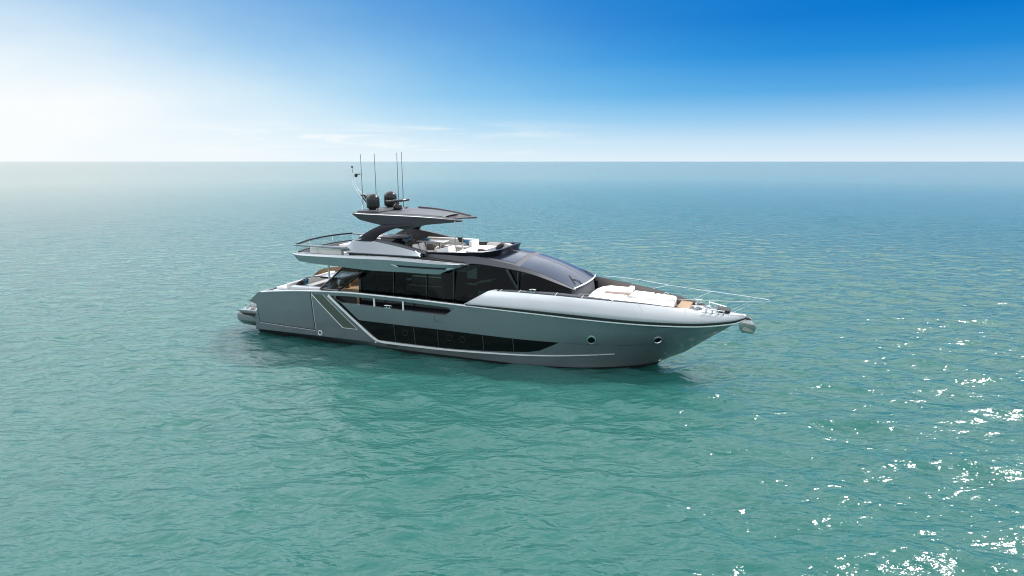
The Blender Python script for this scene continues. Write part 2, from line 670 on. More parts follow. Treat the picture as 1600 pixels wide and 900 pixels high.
def nmath(op, a, b):
    n = nt.nodes.new('ShaderNodeMath')
    n.operation = op
    for i_, q in enumerate((a, b)):
        if isinstance(q, (int, float)):
            n.inputs[i_].default_value = q
        else:
            nt.links.new(q, n.inputs[i_])
    return n.outputs[0]


calm = nmath('DIVIDE', 1.0, nmath('ADD', 1.0, nmath('POWER', nmath('DIVIDE', ln.outputs['Value'], 105.0), 1.7)))
for b_ in (b1, b2, b3):
    nt.links.new(calm, b_.inputs['Strength'])
# slow drift of hue between greener and bluer water
nh = nt.nodes.new('ShaderNodeTexNoise')
nh.inputs['Scale'].default_value = 0.03
nh.inputs['Detail'].default_value = 4
nt.links.new(tcw.outputs['Object'], nh.inputs['Vector'])
mh = nt.nodes.new('ShaderNodeMix')
mh.data_type = 'RGBA'
mh.inputs[6].default_value = (0.016, 0.088, 0.077, 1)
mh.inputs[7].default_value = (0.019, 0.098, 0.091, 1)
nt.links.new(nh.outputs[0], mh.inputs[0])
nt.links.new(mh.outputs[2], pb.inputs['Base Color'])
me.materials.append(wm)

# ------------------------------------------------------------------ the yacht
YLOC = Vector((8.14, 36.38, 0.0))
YROT = -R(22)
yacht = thing('motor_yacht', 'long silver grey motor yacht with black windows lying still on the turquoise sea',
              'yacht', YLOC, YROT)
HEEL = R(1.3)      # lying a touch down to starboard
YLOC.z = 2.4 * math.sin(HEEL)
yacht.location = YLOC
yacht.rotation_euler = (HEEL, 0, YROT)
YM = Matrix.LocRotScale(YLOC, yacht.rotation_euler, None)


def onboard(u, v, z):
    return YM @ Vector((u, -v, z))


def vR(u):
    if u < -8:
        return 3.45 - 0.28 * ((-8 - u) / 18.5) ** 1.6
    t = min(1.0, max(0.0, (u + 8) / 12.55))
    return 3.45 * (1 - t ** 2.35)


stem_u = pchip([-1.0, -0.4, 0.0, 0.35, 0.77, 1.56, 2.17, 2.68, 2.95], [-2.2, -0.55, 0.10, 0.62, 1.36, 2.43, 3.29, 3.97, 4.45])
wl_v = pchip([-26, -20.7, -15.8, -11.4, -7.46, -5.65, -3.96, -2.36, -0.84, -0.26, 0.1],
             [2.62, 2.80, 3.11, 3.25, 3.27, 3.12, 2.75, 2.08, 1.08, 0.50, 0.0])


def fine(B, u_e, p):
    def f(u):
        b = B - (0.28 * ((-8 - u) / 18.5) ** 1.6 if u < -8 else 0)
        if u > -8:
            t = min(1.0, (u + 8) / (u_e + 8))
            b = B * (1 - t ** p)
        return max(0.0, b)
    return f


z_gun = pchip([-25.7, -24.75, -24.0, -20.7, -17.5, -14.2, -10.2, -6, -3.2, -1.1, 0.6, 2.2, 3.78, 4.45],
              [2.30, 2.87, 2.98, 3.26, 3.36, 3.32, 3.21, 3.08, 2.92, 2.78, 2.68, 2.62, 2.70, 2.93])
z_slt = pchip([-25.7, -24.5, -22, -19.4, -17.5, -14.2, -10.8, -5, 0, 4], [2.17, 2.35, 2.85, 3.04, 3.13, 3.10, 2.96, 2.78, 2.50, 2.60])
z_slb = pchip([-25.2, -23, -18.5, -14.2, -11.4, -5, 0, 4], [2.03, 2.3, 2.68, 2.57, 2.52, 2.4, 2.2, 2.42])
z_mid = pchip([-25.2, -17.3, -12, -8.9, -4.8, 0, 2.5], [1.62, 1.71, 1.64, 1.57, 1.54, 1.50, 1.56])
z_chn = pchip([-26, -15.7, -11.4, -5.6, -2.2, 0, 1.4], [0.36, 0.42, 0.46, 0.70, 0.86, 0.85, 0.78])
z_wl = lambda u: 0.12
z_kl = pchip([-26, -8, -4, -2.2], [-0.8, -1.15, -1.1, -1.0])

# rows: (half breadth, height, u at transom, u at stem)
ROWS = [
    (lambda u: 0.0, z_kl, -25.9, -2.2),
    (lambda u: 0.93 * wl_v(min(0.1, u + 0.4)), lambda u: -0.42, -25.9, -0.45),
    (wl_v, z_wl, -25.55, 0.10),
    (fine(3.34, 1.38, 2.25), z_chn, -25.45, 1.38),
    (fine(3.41, 2.44, 2.3), z_mid, -25.12, 2.44),
    (fine(3.44, 3.63, 2.35), z_slb, -25.12, 3.63),
    (fine(3.445, 3.9, 2.35), z_slt, -25.66, 3.9),
    (vR, z_gun, -24.95, 4.45),
]
SLOT_A, SLOT_B = -19.36, -10.82
cols = sorted(set(list(np.linspace(-25.2, SLOT_A, 14)) + list(np.linspace(SLOT_A, SLOT_B, 20)) + list(np.linspace(SLOT_B, -4, 16)) + list(np.linspace(-4, 4.45, 26))))


def row_u(k, c):
    _, _, ua, ub = ROWS[k]
    u = c
    if c < -22:
        u = -22 + (c + 22) * (ua + 22) / (-25.2 + 22)
    elif c > -4:
        u = -4 + (c + 4) * (ub + 4) / 8.45
    if k == 5:      # the slanted ends of the bulwark opening
        u += float(np.interp(c, [-21.5, SLOT_A, SLOT_B, -8.5], [0, 0.89, -0.61, 0]))
    return u


def row_pt(k, c, off=0.0):
    vf, zf, _, _ = ROWS[k]
    u = row_u(k, c)
    return (u, vf(u) + off, zf(u))


def hull_v(u, z):
    """half breadth of the topsides at (u, z)"""
    pts = sorted((zf(u), vf(u)) for vf, zf, ua, ub in ROWS[1:])
    zs = [p[0] for p in pts]
    vs = [p[1] for p in pts]
    return float(np.interp(z, zs, vs))


slot_cols = [j for j, c in enumerate(cols) if SLOT_A - 1e-6 <= c < SLOT_B - 1e-6]
slot_set = set(slot_cols)


def both_sides(fn):
    """call fn(mesh, side) for starboard (+1) and port (-1)"""
    m = MB()
    for s in (1, -1):
        fn(m, s)
    return m


def sg(p, s):
    return (p[0], p[1] * s, p[2])


# lower shell + stripe-high topsides
def shell(m, s):
    rows = [[sg(row_pt(k, c), s) for c in cols] for k in range(2, 8)]
    m.loft(rows, skip=lambda i, j: i == 3 and j in slot_set)
    # thickness of the gunwale bar and lips round the opening
    jj = slot_cols + [slot_cols[-1] + 1]
    topo = [row_pt(6, cols[j]) for j in jj]
    boto = [row_pt(5, cols[j]) for j in jj]
    ins = lambda P, d: [(p[0], p[1] - d, p[2]) for p in P]
    m.loft([[sg(p, s) for p in topo], [sg(p, s) for p in ins(topo, 0.16)]])
    m.loft([[sg(p, s) for p in boto], [sg(p, s) for p in ins(boto, 0.16)]])
    for e in (0, -1):
        m.loft([[sg(topo[e], s), sg(boto[e], s)], [sg(ins(topo, 0.16)[e], s), sg(ins(boto, 0.16)[e], s)]])
    # inward cap and inner face of the gunwale aft of the raised bow bulwark
    cc = [c for c in cols if c <= -10.0]
    g = [row_pt(7, c) for c in cc]
    gi = [(p[0], p[1] - 0.17, p[2] + 0.012) for p in g]
    gd = [(p[0], p[1] - 0.17, max(2.12, p[2] - (0.30 if SLOT_A < p[0] < SLOT_B else 0.95))) for p in g]
    m.loft([[sg(p, s) for p in r] for r in (g, gi, gd)])


hull = both_sides(shell)
# transom face under the cockpit
tr = [[sg(row_pt(k, cols[0]), s) for k in range(2, 8)] for s in (1, -1)]
hull.loft(tr)
hull = hull.build('hull', M['paint'], yacht, angle=28)

bottom = both_sides(lambda m, s: m.loft([[sg(row_pt(k, c), s) for c in cols] for k in (0, 1, 2)]))
bt = [[sg(row_pt(k, cols[0]), s) for k in (0, 1, 2)] for s in (1, -1)]
bottom.loft(bt)
bottom.build('hull_bottom', M['antifoul'], yacht)


def hull_ribbon(m, s, pts, w, off, depth=0.0, taper=(1, 1)):
    """flat moulding following the hull skin along (u, z) points"""
    P = pts
    up, lo = [], []
    for i, (u, z) in enumerate(P):
        a = P[max(0, i - 1)]
        b = P[min(len(P) - 1, i + 1)]
        t = Vector((b[0] - a[0], b[1] - a[1])).normalized()
        n = Vector((-t.y, t.x))
        f = i / (len(P) - 1)
        ww = w * (taper[0] + (taper[1] - taper[0]) * f) / 2
        up.append((u + n.x * ww, z + n.y * ww))
        lo.append((u - n.x * ww, z - n.y * ww))
    g = lambda L, o: [sg((u, hull_v(u, z) + o, z), s) for u, z in L]
    m.loft([g(up, -0.01), g(up, off), g(lo, off), g(lo, -0.01)], cap0=True, cap1=True)


def dense(pts, step=0.3):
    out = [pts[0]]
    for a, b in zip(pts, pts[1:]):
        n = max(1, int(math.dist(a, b) / step))
        for i in range(1, n + 1):
            out.append(tuple(a[k] + (b[k] - a[k]) * i / n for k in range(len(a))))
    return out


def rounded(pts, it=2):
    """corner cutting that keeps the two ends"""
    for _ in range(it):
        q = [pts[0]]
        for a, b in zip(pts, pts[1:]):
            q.append(tuple(a[k] * 0.75 + b[k] * 0.25 for k in range(len(a))))
            q.append(tuple(a[k] * 0.25 + b[k] * 0.75 for k in range(len(a))))
        q.append(pts[-1])
        pts = q
    return pts


def hull_patch(m, s, top, bot, off, nv=5, nu=40):
    def res(L):
        L = dense(L, 0.05)
        return [L[int(round(i * (len(L) - 1) / nu))] for i in range(nu + 1)]
    T, B = res(top), res(bot)
    rows = []
    for k in range(nv + 1):
        f = k / nv
        rows.append([])
        for a, b in zip(T, B):
            u, z = a[0] + (b[0] - a[0]) * f, a[1] + (b[1] - a[1]) * f
            rows[-1].append(sg((u, hull_v(u, z) + off, z), s))
    m.loft(rows)


# raised silver bulwark round the foredeck
z_st = pchip([-10.3, -7.4, -4.5, -3.2, -1.1, 0.6, 2.2, 3.8, 4.47], [3.26, 3.24, 3.14, 3.06, 2.90, 2.80, 2.73, 2.80, 2.99])
z_co = pchip([-8.95, -7.5, -5.4, -3.3, -2.0, -0.7, 1.0, 2.2, 3.4, 4.48], [4.00, 4.01, 3.97, 3.88, 3.77, 3.64, 3.43, 3.26, 3.11, 3.03])
z_ci = pchip([-8.6, -7, -5.0, -3.3, -1.8, -0.9, 0.6, 1.7, 2.5, 3.4, 4.2], [4.08, 4.14, 4.12, 3.99, 3.84, 3.76, 3.55, 3.40, 3.28, 3.15, 3.06])
cap_o = lambda u: max(0.0, vR(u) - 0.46 * min(1, (4.48 - u) / 3.0))
cap_i = lambda u: max(0.0, vR(u) - 0.64 * min(1, max(0, (4.3 - u)) / 2.2))


def bulwark(m, s):
    N = 44
    f = [i / N for i in range(N + 1)]
    L0 = [(-10.35 + 14.80 * t) for t in f]
    La = [(-10.25 + 14.72 * t) for t in f]
    Lb = [(-8.95 + 13.42 * t) for t in f]
    Lc = [(-8.60 + 12.85 * t) for t in f]
    r0 = [(u, vR(u), z_gun(u)) for u in L0]
    r1 = [(u, vR(u) + 0.004, z_st(u)) for u in La]
    mids = []
    r2 = [(u, cap_o(u), z_co(u)) for u in Lb]
    for t in (0.25, 0.5, 0.75):
        ev, ez = 1 - (1 - t ** 2.0) , t
        row = []
        for a, b in zip(r1, r2):
            row.append((a[0] + (b[0] - a[0]) * t, a[1] + (b[1] - a[1]) * t ** 2.3, a[2] + (b[2] - a[2]) * t))
        mids.append(row)
    r3 = [(u, cap_i(u), z_ci(u)) for u in Lc]
    m.loft([[sg(p, s) for p in r] for r in (r0, r1, *mids, r2, r3)], cap0=True)


bul = both_sides(bulwark).build('bow_bulwark', M['sunlit_silver'], yacht, angle=30)


def cap_dark(m, s):
    us = np.linspace(-8.45, 1.2, 34)
    a = [(u, cap_o(u) - 0.035, z_co(u) + (z_ci(u) - z_co(u)) * 0.14 + 0.006) for u in us]
    w = lambda u: 1 - 0.86 * max(0.0, min(1.0, (u + 3.2) / 4.4))
    b = [(u, cap_i(u) + 0.02, z_ci(u) + 0.008) for u in us]
    a = [tuple(q[k] + (p[k] - q[k]) * w(q[0]) for k in range(3)) for p, q in zip(a, b)]
    m.loft([[sg(p, s) for p in r] for r in (a, b)])


both_sides(cap_dark).build('walkway_cap', M['mid_grey'], yacht, solid=0.004)


def lining(m, s):
    us = np.linspace(-8.6, 2.9, 34)
    a = [(u, max(0.02, cap_i(u) - 0.005), z_ci(u) - 0.002) for u in us]
    b = [(u, max(0.01, cap_i(u) - 0.10), z_ci(u) - 0.25) for u in us]
    c = [(u, max(0.0, cap_i(u) - 0.12), 3.06) for u in us]
    m.loft([[sg(p, s) for p in r] for r in (a, b, c)])


both_sides(lining).build('bulwark_lining', M['bulwark_lining'], yacht)

# black rubbing stripe and bright line below it
def stripe(m, s):
    us = np.linspace(-10.15, 4.42, 60)
    g = lambda f, o: [sg((u + (0.03 if u > 4.2 else 0), vR(u) + o, z_gun(u) + (z_st(u) - z_gun(u)) * f), s) for u in us]
    m.loft([g(-0.05, 0.0), g(0.03, 0.032), g(1.05, 0.032), g(1.2, 0.0)], cap0=True)


both_sides(stripe).build('rubbing_stripe', M['black'], yacht)


def white_line(m, s):
    us = np.linspace(-24.6, 4.40, 110)
    g = lambda d, o: [sg((u + (0.03 if u > 4.2 else 0), vR(u) + o, z_gun(u) + d), s) for u in us]
    m.loft([g(-0.075, 0.0), g(-0.06, 0.028), g(-0.012, 0.028), g(0.006, 0.0)], cap0=True)


both_sides(white_line).build('sheer_trim', M['satin'], yacht)

# black glazed band in the topsides and the long hull window
def hull_window(m, s):
    hull_patch(m, s, [(-19.36, 3.04), (-17.54, 1.70)], [(-18.50, 2.67), (-17.30, 1.70)], 0.012, nu=18, nv=3)
    hull_patch(m, s, [(-17.54, 1.70), (-14.9, 1.665), (-12.0, 1.645), (-9.0, 1.59), (-6.8, 1.56), (-4.78, 1.535)],
               [(-16.0, 0.58), (-11.3, 0.57), (-9.2, 0.67), (-6.5, 0.86), (-5.85, 1.00), (-4.80, 1.52)], 0.012, nu=60)


hw = both_sides(hull_window).build('hull_window', M['black_glass'], yacht)
for (ua, za, ub, zb) in ((-14.86, 1.64, -14.80, 0.62), (-13.53, 1.63, -13.47, 0.63), (-11.98, 1.62, -11.95, 0.63), (-9.14, 1.57, -9.10, 0.72), (-7.35, 1.56, -7.30, 0.82)):
    both_sides(lambda m, s: hull_ribbon(m, s, dense([(ua, za), (ub, zb)], 0.2), 0.028, 0.02)).build('mullion', M['dark_grey'], hw)
for u, z in ((-14.1, 1.22), (-11.2, 1.22), (-10.4, 1.20)):
    mb = MB()
    for s in (1, -1):
        c = (u, (hull_v(u, z) + 0.022) * s, z)
        mb.tube([(c[0] + 0.17 * math.cos(a), c[1], c[2] + 0.17 * math.sin(a)) for a in np.linspace(0, 2 * math.pi, 25)[:-1]], 0.012, 6, closed=True)
    mb.build('opening_port', M['matt_black'], hw)

trim = [(-19.40, 3.05), (-17.6, 1.64), (-16.55, 0.80), (-16.1, 0.53), (-15.6, 0.475), (-13.5, 0.46), (-11.38, 0.47), (-9, 0.56), (-5.62, 0.72), (-3.6, 0.83), (-2.0, 0.90)]
tpts = dense(rounded(trim, 2), 0.25)
both_sides(lambda m, s: hull_ribbon(m, s, tpts, 0.125, 0.04, taper=(1.2, 0.25))).build('window_trim', M['satin'], yacht)

# woven air intake panel with its fine bright outline
grl = both_sides(lambda m, s: hull_patch(m, s, [(-20.62, 3.04), (-19.80, 3.04)], [(-18.48, 1.12), (-17.50, 1.12)], 0.008, nu=10, nv=14)).build('intake_grille', M['grille'], yacht)
both_sides(lambda m, s: hull_ribbon(m, s, dense([(-20.66, 3.05), (-18.50, 1.10)], 0.2), 0.05, 0.02)).build('grille_edge', M['satin'], grl)
both_sides(lambda m, s: hull_ribbon(m, s, dense([(-18.50, 1.10), (-17.46, 1.10)], 0.2), 0.025, 0.014)).build('grille_edge', M['satin'], grl)
both_sides(lambda m, s: hull_ribbon(m, s, dense([(-19.78, 3.04), (-17.46, 1.10)], 0.2), 0.018, 0.012)).build('grille_edge', M['satin'], grl)

# side garage door outlined by a dark gap
gap = MB()
for s in (1, -1):
    hull_ribbon(gap, s, dense([(-20.74, 3.17), (-20.70, 2.2), (-20.62, 0.76)], 0.2), 0.05, 0.006)
    hull_ribbon(gap, s, dense([(-20.62, 0.76), (-25.0, 0.86)], 0.2), 0.05, 0.006)
    hull_ribbon(gap, s, dense([(-25.0, 0.86), (-25.08, 1.6)], 0.2), 0.03, 0.006)
gd = gap.build('garage_door_gap', M['matt_black'], yacht)
both_sides(lambda m, s: hull_ribbon(m, s, dense([(-20.60, 0.715), (-25.0, 0.815)], 0.2), 0.022, 0.012)).build('seam_highlight', M['satin'], gd)  # bright strip laid on as the highlight along the lower seam
both_sides(lambda m, s: hull_ribbon(m, s, dense([(-20.66, 3.15), (-20.55, 0.76)], 0.2), 0.018, 0.010)).build('door_jamb', M['satin'], gd)
for u, z, r in ((-20.25, 0.60, 0.14),):
    mb = MB()
    for s in (1, -1):
        v = hull_v(u, z) + 0.02
        mb.tube([(u + r * math.cos(a), v * s, z + r * math.sin(a)) for a in np.linspace(0, 2 * math.pi, 21)[:-1]], 0.025, 6, closed=True)
    mb.build('shore_power_ring', M['satin'], yacht)
for u, z in ((-19.7, 0.28), (-15.1, 0.30)):
    mb = MB()
    for s in (1, -1):
        hull_ribbon(mb, s, dense([(u - 0.35, z + 0.0), (u, z + 0.03), (u + 0.35, z)], 0.12), 0.10, 0.02)
    mb.build('exhaust_outlet', M['dark_grey'], yacht)
mb = MB()
for s in (1, -1):
    v = hull_v(-16.2, 0.43)
    mb.tube([(-16.2, (v - 0.02) * s, 0.43), (-16.2, (v + 0.045) * s, 0.43)], 0.05, 10)
mb.build('drain_fitting', M['satin'], yacht)
# hatch seam amidships
both_sides(lambda m, s: (hull_ribbon(m, s, dense([(-12.12, 2.50), (-12.13, 2.11)], 0.15), 0.014, 0.006), hull_ribbon(m, s, dense([(-12.13, 2.11), (-11.44, 2.09)], 0.15), 0.014, 0.006))).build('boarding_gate_seam', M['matt_black'], yacht)
# soft crease running forward from the window tip
both_sides(lambda m, s: hull_ribbon(m, s, dense([(-4.7, 1.52), (-2, 1.47), (0.6, 1.43)], 0.25), 0.016, 0.006)).build('hull_crease', M['dark_grey'], yacht)

# round portholes in the bow
for u, z in ((-3.1, 1.76), (0.15, 1.76)):
    for s in (1, -1):
        v = hull_v(u, z)
        d = 0.05
        n = Vector((-(hull_v(u + d, z) - hull_v(u - d, z)) / (2 * d), 1, -(hull_v(u, z + d) - hull_v(u, z - d)) / (2 * d))).normalized()
        e1 = Vector((1, 0, 0)) - n * n.x
        e1.normalize()
        e2 = n.cross(e1)
        c = Vector((u, v, z)) + n * 0.02
        ring = lambda r, o: [sg(tuple(c + n * o + e1 * r * math.cos(a) + e2 * r * math.sin(a)), s) for a in np.linspace(0, 2 * math.pi, 25)]
        mb = MB()
        mb.loft([ring(0.255, -0.05), ring(0.25, 0.03), ring(0.195, 0.035), ring(0.175, -0.012)])
        pr = mb.build('porthole', M['chrome'], yacht)
        mb = MB()
        mb.loft([ring(0.20, -0.006), ring(0.0005, -0.006)])
        mb.build('pane', M['black_glass'], pr)

# swim platform and transom
sp = MB()
plan = [(-27.32, 2.5), (-27.2, 2.78), (-25.4, 2.92), (-25.4, -2.92), (-27.2, -2.78), (-27.32, -2.5)]
low = [(-27.0, 2.4), (-26.9, 2.6), (-25.4, 2.74), (-25.4, -2.74), (-26.9, -2.6), (-27.0, -2.4)]
sp.hexa([(p[0], p[1], 0.42) for p in low], [(p[0], p[1], 0.75) for p in plan])
sp.hexa([(p[0], p[1], 0.75) for p in plan], [(p[0], p[1], 1.20) for p in plan])
spo = sp.build('swim_platform', M['paint'], yacht, bevel=0.03)
MB().plate([(-27.26, 2.45), (-27.15, 2.70), (-25.5, 2.86), (-25.5, -2.86), (-27.15, -2.70), (-27.26, -2.45)], 1.205, 1.235).build('teak_deck', M['teak'], spo)
qt = MB()
for s in (1, -1):
    prof = [(-26.75, 1.55), (-25.1, 1.55), (-25.1, 0.9), (-25.9, 1.20), (-26.45, 1.30), (-26.8, 1.42)]
    qt.prism(prof, 2.55 * s, 3.10 * s)
qo = qt.build('quarter_step', M['paint'], yacht, bevel=0.03)
mb = MB()
for s in (1, -1):
    mb.prism([(-26.5, 1.34), (-25.3, 1.37), (-25.45, 1.17), (-26.35, 1.235)], 2.6 * s, 3.125 * s)
mb.build('step_recess', M['matt_black'], qo)
mb = MB()
for s in (1, -1):
    mb.box(-26.2, -25.15, 1.95 * s, 2.55 * s, 1.56, 2.0)
mb.build('mooring_locker', M['gelcoat'], yacht, bevel=0.06)
for du in (-26.35, -25.95, -25.45):
    mb = MB()
    for s in (1, -1):
        mb.lathe((du, 2.85 * s, 1.56), [(0.09, 0), (0.07, 0.04), (0.045, 0.12), (0.05, 0.24), (0.09, 0.27), (0.09, 0.31)], 14)
    mb.build('mooring_bollard', M['chrome'], yacht)
# sloping quarter wings above the stern lockers
mb = MB()
for s in (1, -1):
    mb.prism([(-25.72, 2.18), (-24.90, 2.86), (-24.6, 2.90), (-24.6, 2.10), (-25.05, 2.03)], 2.0 * s, 3.185 * s)
mb.build('quarter_wing', M['paint'], yacht, bevel=0.04)
mb = MB()
mb.prism([(-25.05, 2.30), (-24.4, 2.95), (-24.2, 2.95), (-24.2, 1.2), (-25.3, 1.2)], -2.0, 2.0)
mb.build('transom', M['paint'], yacht, bevel=0.03)
MB().prism([(-25.12, 2.18), (-24.55, 2.76), (-24.53, 2.74), (-25.1, 2.16)], -1.6, 1.6).build('transom_window', M['black_glass'], yacht)

# ------------------------------------------------------------------ decks
mb = MB()
for s in (1, -1):
    us = np.linspace(-20.4, -8.5, 20)
    mb.loft([[(u, (vR(u) - 0.15) * s, 2.42) for u in us], [(u, 2.3 * s, 2.42) for u in us]])
mb.build('side_deck', M['dark_grey'], yacht, solid=0.02)
mb = MB()
for s in (1, -1):
    mb.prism([(-19.6, 2.46), (-17.65, 2.46), (-17.65, 3.1), (-18.6, 3.22), (-19.6, 3.22)], 2.92 * s, 2.98 * s)
mb.build('cockpit_side_panel', M['matt_black'], yacht)
us = np.linspace(-24.4, -17.6, 12)
MB().loft([[(u, vR(u) - 0.16, 2.45) for u in us], [(u, -vR(u) + 0.16, 2.45) for u in us]]).build('cockpit_floor', M['teak'], yacht, solid=0.02)
us = list(np.linspace(-9.6, 3.0, 30))
MB().loft([[(u, max(0.0, cap_i(u) - 0.06), 3.10) for u in us], [(u, -max(0.0, cap_i(u) - 0.06), 3.10) for u in us]]).build('foredeck', M['foredeck'], yacht, solid=0.02)
# closed nose of the bow
us = np.linspace(2.2, 4.40, 18)
nz_ = MB()
nz_.loft([[(u, cap_o(u) - 0.02, z_co(u) + 0.01) for u in us], [(u, 0.0, z_co(u) + 0.05) for u in us], [(u, -cap_o(u) + 0.02, z_co(u) + 0.01) for u in us]])
nz_.build('bow_nose', M['sunlit_silver'], yacht, solid=0.03)

# ------------------------------------------------------------------ superstructure
HV = 2.56   # half breadth of the saloon sides
br_top = pchip([-13.6, -11.8, -10.15, -8.67, -7.08, -5.3, -4.25], [5.78, 5.80, 5.75, 5.56, 5.25, 4.68, 4.27])
br_low = pchip([-13.6, -10.6, -10.1, -8.55, -7.04, -5.0, -4.19], [5.30, 5.27, 5.35, 5.23, 5.03, 4.47, 4.22])
br_v = pchip([-13.6, -8.7, -4.2], [2.36, 2.22, 2.16])


def brow(m, s):
    us = np.linspace(-13.6, -4.2, 40)
    a = [(u, br_v(u) - 0.10, br_top(u) + 0.02) for u in us]
    b = [(u, br_v(u), br_top(u)) for u in us]
    c = [(u, br_v(u) + 0.17, br_low(u) + 0.03) for u in us]
    d = [(u, br_v(u) + 0.10, br_low(u) - 0.03) for u in us]
    m.loft([[sg(p, s) for p in r] for r in (a, b, c, d)], close_rows=True, cap0=True, cap1=True)


both_sides(brow).build('roof_brow', M['mid_grey'], yacht, angle=25)

# saloon side glazing
gl_top = pchip([-18.0, -15, -12.1, -11.0, -10.1, -8.55, -7.04, -5.0, -4.3], [4.82, 4.80, 4.80, 5.10, 5.33, 5.23, 5.03, 4.47, 4.25])


def side_glass(m, s):
    us = np.linspace(-17.6, -4.35, 40)
    a = [(u, min(HV, br_v(max(u, -13.6)) + 0.10) + 0.03, gl_top(u)) for u in us]
    b = [(u, HV + 0.12 - 0.25 * max(0, (u + 9) / 5), 3.9 if u > -9 else 3.0) for u in us]
    m.loft([[sg(p, s) for p in r] for r in (a, b)])


sgl = both_sides(side_glass).build('saloon_window', M['tinted'], yacht)
for ua, ub, w in ((-17.55, -17.55, 0.16), (-15.2, -15.2, 0.05), (-13.0, -13.0, 0.07), (-11.25, -11.25, 0.09), (-8.0, -7.2, 0.16), (-7.35, -7.30, 0.06)):
    mb = MB()
    for s in (1, -1):
        zt, zb = gl_top(ua), 3.0 if ub < -9 else 3.95
        mb.hexa([(ub - w / 2, (HV + 0.13) * s, zb), (ub + w / 2, (HV + 0.13) * s, zb), (ub + w / 2, (HV + 0.05) * s, zb), (ub - w / 2, (HV + 0.05) * s, zb)],
                [(ua - w / 2, (HV + 0.03) * s, zt), (ua + w / 2, (HV + 0.03) * s, zt), (ua + w / 2, (HV - 0.05) * s, zt), (ua - w / 2, (HV - 0.05) * s, zt)])
    mb.build('window_post', M['black'], sgl)
mb = MB()
for s in (1, -1):
    mb.box(-17.6, -9.6, 2.45 * s, 2.70 * s, 2.40, 3.02)
mb.build('saloon_sill', M['black'], yacht)
mb = MB()
for s in (1, -1):
    us = np.linspace(-9.7, -4.2, 16)
    g = lambda dv, z: [(u, (HV + dv - 0.25 * max(0, (u + 9) / 5)) * s, z) for u in us]
    mb.loft([g(0.14, 3.05), g(0.14, 3.92), g(-0.1, 3.92)])
mb.build('cabin_side', M['black'], yacht)
# dark cabin front between the windscreen and the sun pad
mb = MB()
front = [(-4.9, 2.40), (-4.35, 2.20), (-4.05, 1.5), (-3.95, 0.7), (-3.93, 0.0), (-3.95, -0.7), (-4.05, -1.5), (-4.35, -2.20), (-4.9, -2.40)]
mb.loft([[(u, v, 3.08) for u, v in front], [(u - 0.12, v * 0.97, 4.0) for u, v in front], [(u - 0.22, v * 0.96, 4.23 + 0.17 * (1 - (v / 2.4) ** 2)) for u, v in front]])
mb.build('cabin_front', M['dark_grey'], yacht)

# windscreen and forward roof: one crowned skin in three materials
ws_e = lambda u: br_top(u) + 0.01
ws_c = pchip([-10, -8.65, -6.8, -5.44, -4.5, -3.98], [5.86, 5.84, 5.51, 5.06, 4.62, 4.32])


def roof_pt(t, w, lift=0.0):
    """t 0..1 aft to front, w -1..1 across"""
    ue = -10.2 + t * 5.95
    uc = -10.2 + t * 6.22
    q = abs(w)
    u = uc + (ue - uc) * q ** 2.2
    v = w * (br_v(ue) - 0.03)
    zc, ze = ws_c(uc), ws_e(ue)
    z = zc + (ze - zc) * q ** 2.4
    return (u, v, z + lift)


def roof_part(t0, t1, w0, w1, lift, nt_=18, nw=16):
    m = MB()
    m.loft([[roof_pt(t0 + (t1 - t0) * i / nt_, w0 + (w1 - w0) * j / nw, lift) for i in range(nt_ + 1)] for j in range(nw + 1)])
    return m


roof_part(0.0, 0.50, -1, 1, 0.0).build('forward_roof', M['mid_grey'], yacht)
wsc = roof_part(0.475, 1.0, -1, 1, 0.012, 24, 24).build('windscreen', M['screen'], yacht)
for a, b in ((-0.93, -0.10), (0.10, 0.93)):
    roof_part(0.16, 0.42, a, b, 0.014).build('roof_skylight', M['screen'], yacht)
mb = MB()
for w in (-0.02, 0.02):
    pass
roof_part(0.48, 1.0, -0.012, 0.012, 0.018, 24, 2).build('windscreen_joint', M['dark_grey'], wsc)
roof_part(0.990, 1.0, -1, 1, 0.02, 2, 24).build('windscreen_base_trim', M['satin'], wsc)
for s in (1, -1):
    mb = MB()
    pts = [roof_pt(0.985, 0.55 * s, 0.04), roof_pt(0.95, 0.50 * s, 0.06), roof_pt(0.90, 0.62 * s, 0.05)]
    mb.tube(pts, 0.022, 6)
    a, b = roof_pt(0.965, 0.78 * s, 0.05), roof_pt(0.86, 0.50 * s, 0.05)
    mb.tube([a, b], 0.018, 6)
    mb.build('wiper', M['matt_black'], wsc)

# saloon interior seen through the dark glass
MB().box(-17.5, -4.6, -2.45, 2.45, 2.40, 2.46).build('saloon_floor', M['carpet'], yacht)
MB().box(-17.5, -13.5, -2.5, 2.5, 4.74, 4.82).build('saloon_ceiling', M['cabin'], yacht)
MB().box(-12.2, -12.0, -0.7, 2.3, 2.46, 4.74).build('cabin_partition', M['cabin'], yacht)
MB().box(-11.9, -9.0, -2.3, -1.9, 2.46, 4.6).build('cabin_locker', M['cabin'], yacht)
mb = MB()
mb.box(-16.8, -14.0, -2.3, -1.4, 2.46, 2.95)
mb.box(-16.8, -14.0, -2.42, -2.1, 2.95, 3.45)
mb.build('saloon_sofa', M['cushion'], yacht, bevel=0.06)
mb = MB()
mb.box(-15.3, -14.6, 0.9, 1.6, 2.46, 3.20)
mb.box(-13.9, -13.2, 0.9, 1.8, 2.46, 3.30)
mb.build('saloon_cabinet', M['cabin'], yacht, bevel=0.04)
mb = MB()
mb.hexa([(-8.9, -1.3, 3.3), (-7.0, -1.3, 3.3), (-7.0, 1.5, 3.3), (-8.9, 1.5, 3.3)], [(-8.2, -1.3, 4.35), (-7.2, -1.3, 4.35), (-7.2, 1.5, 4.35), (-8.2, 1.5, 4.35)])
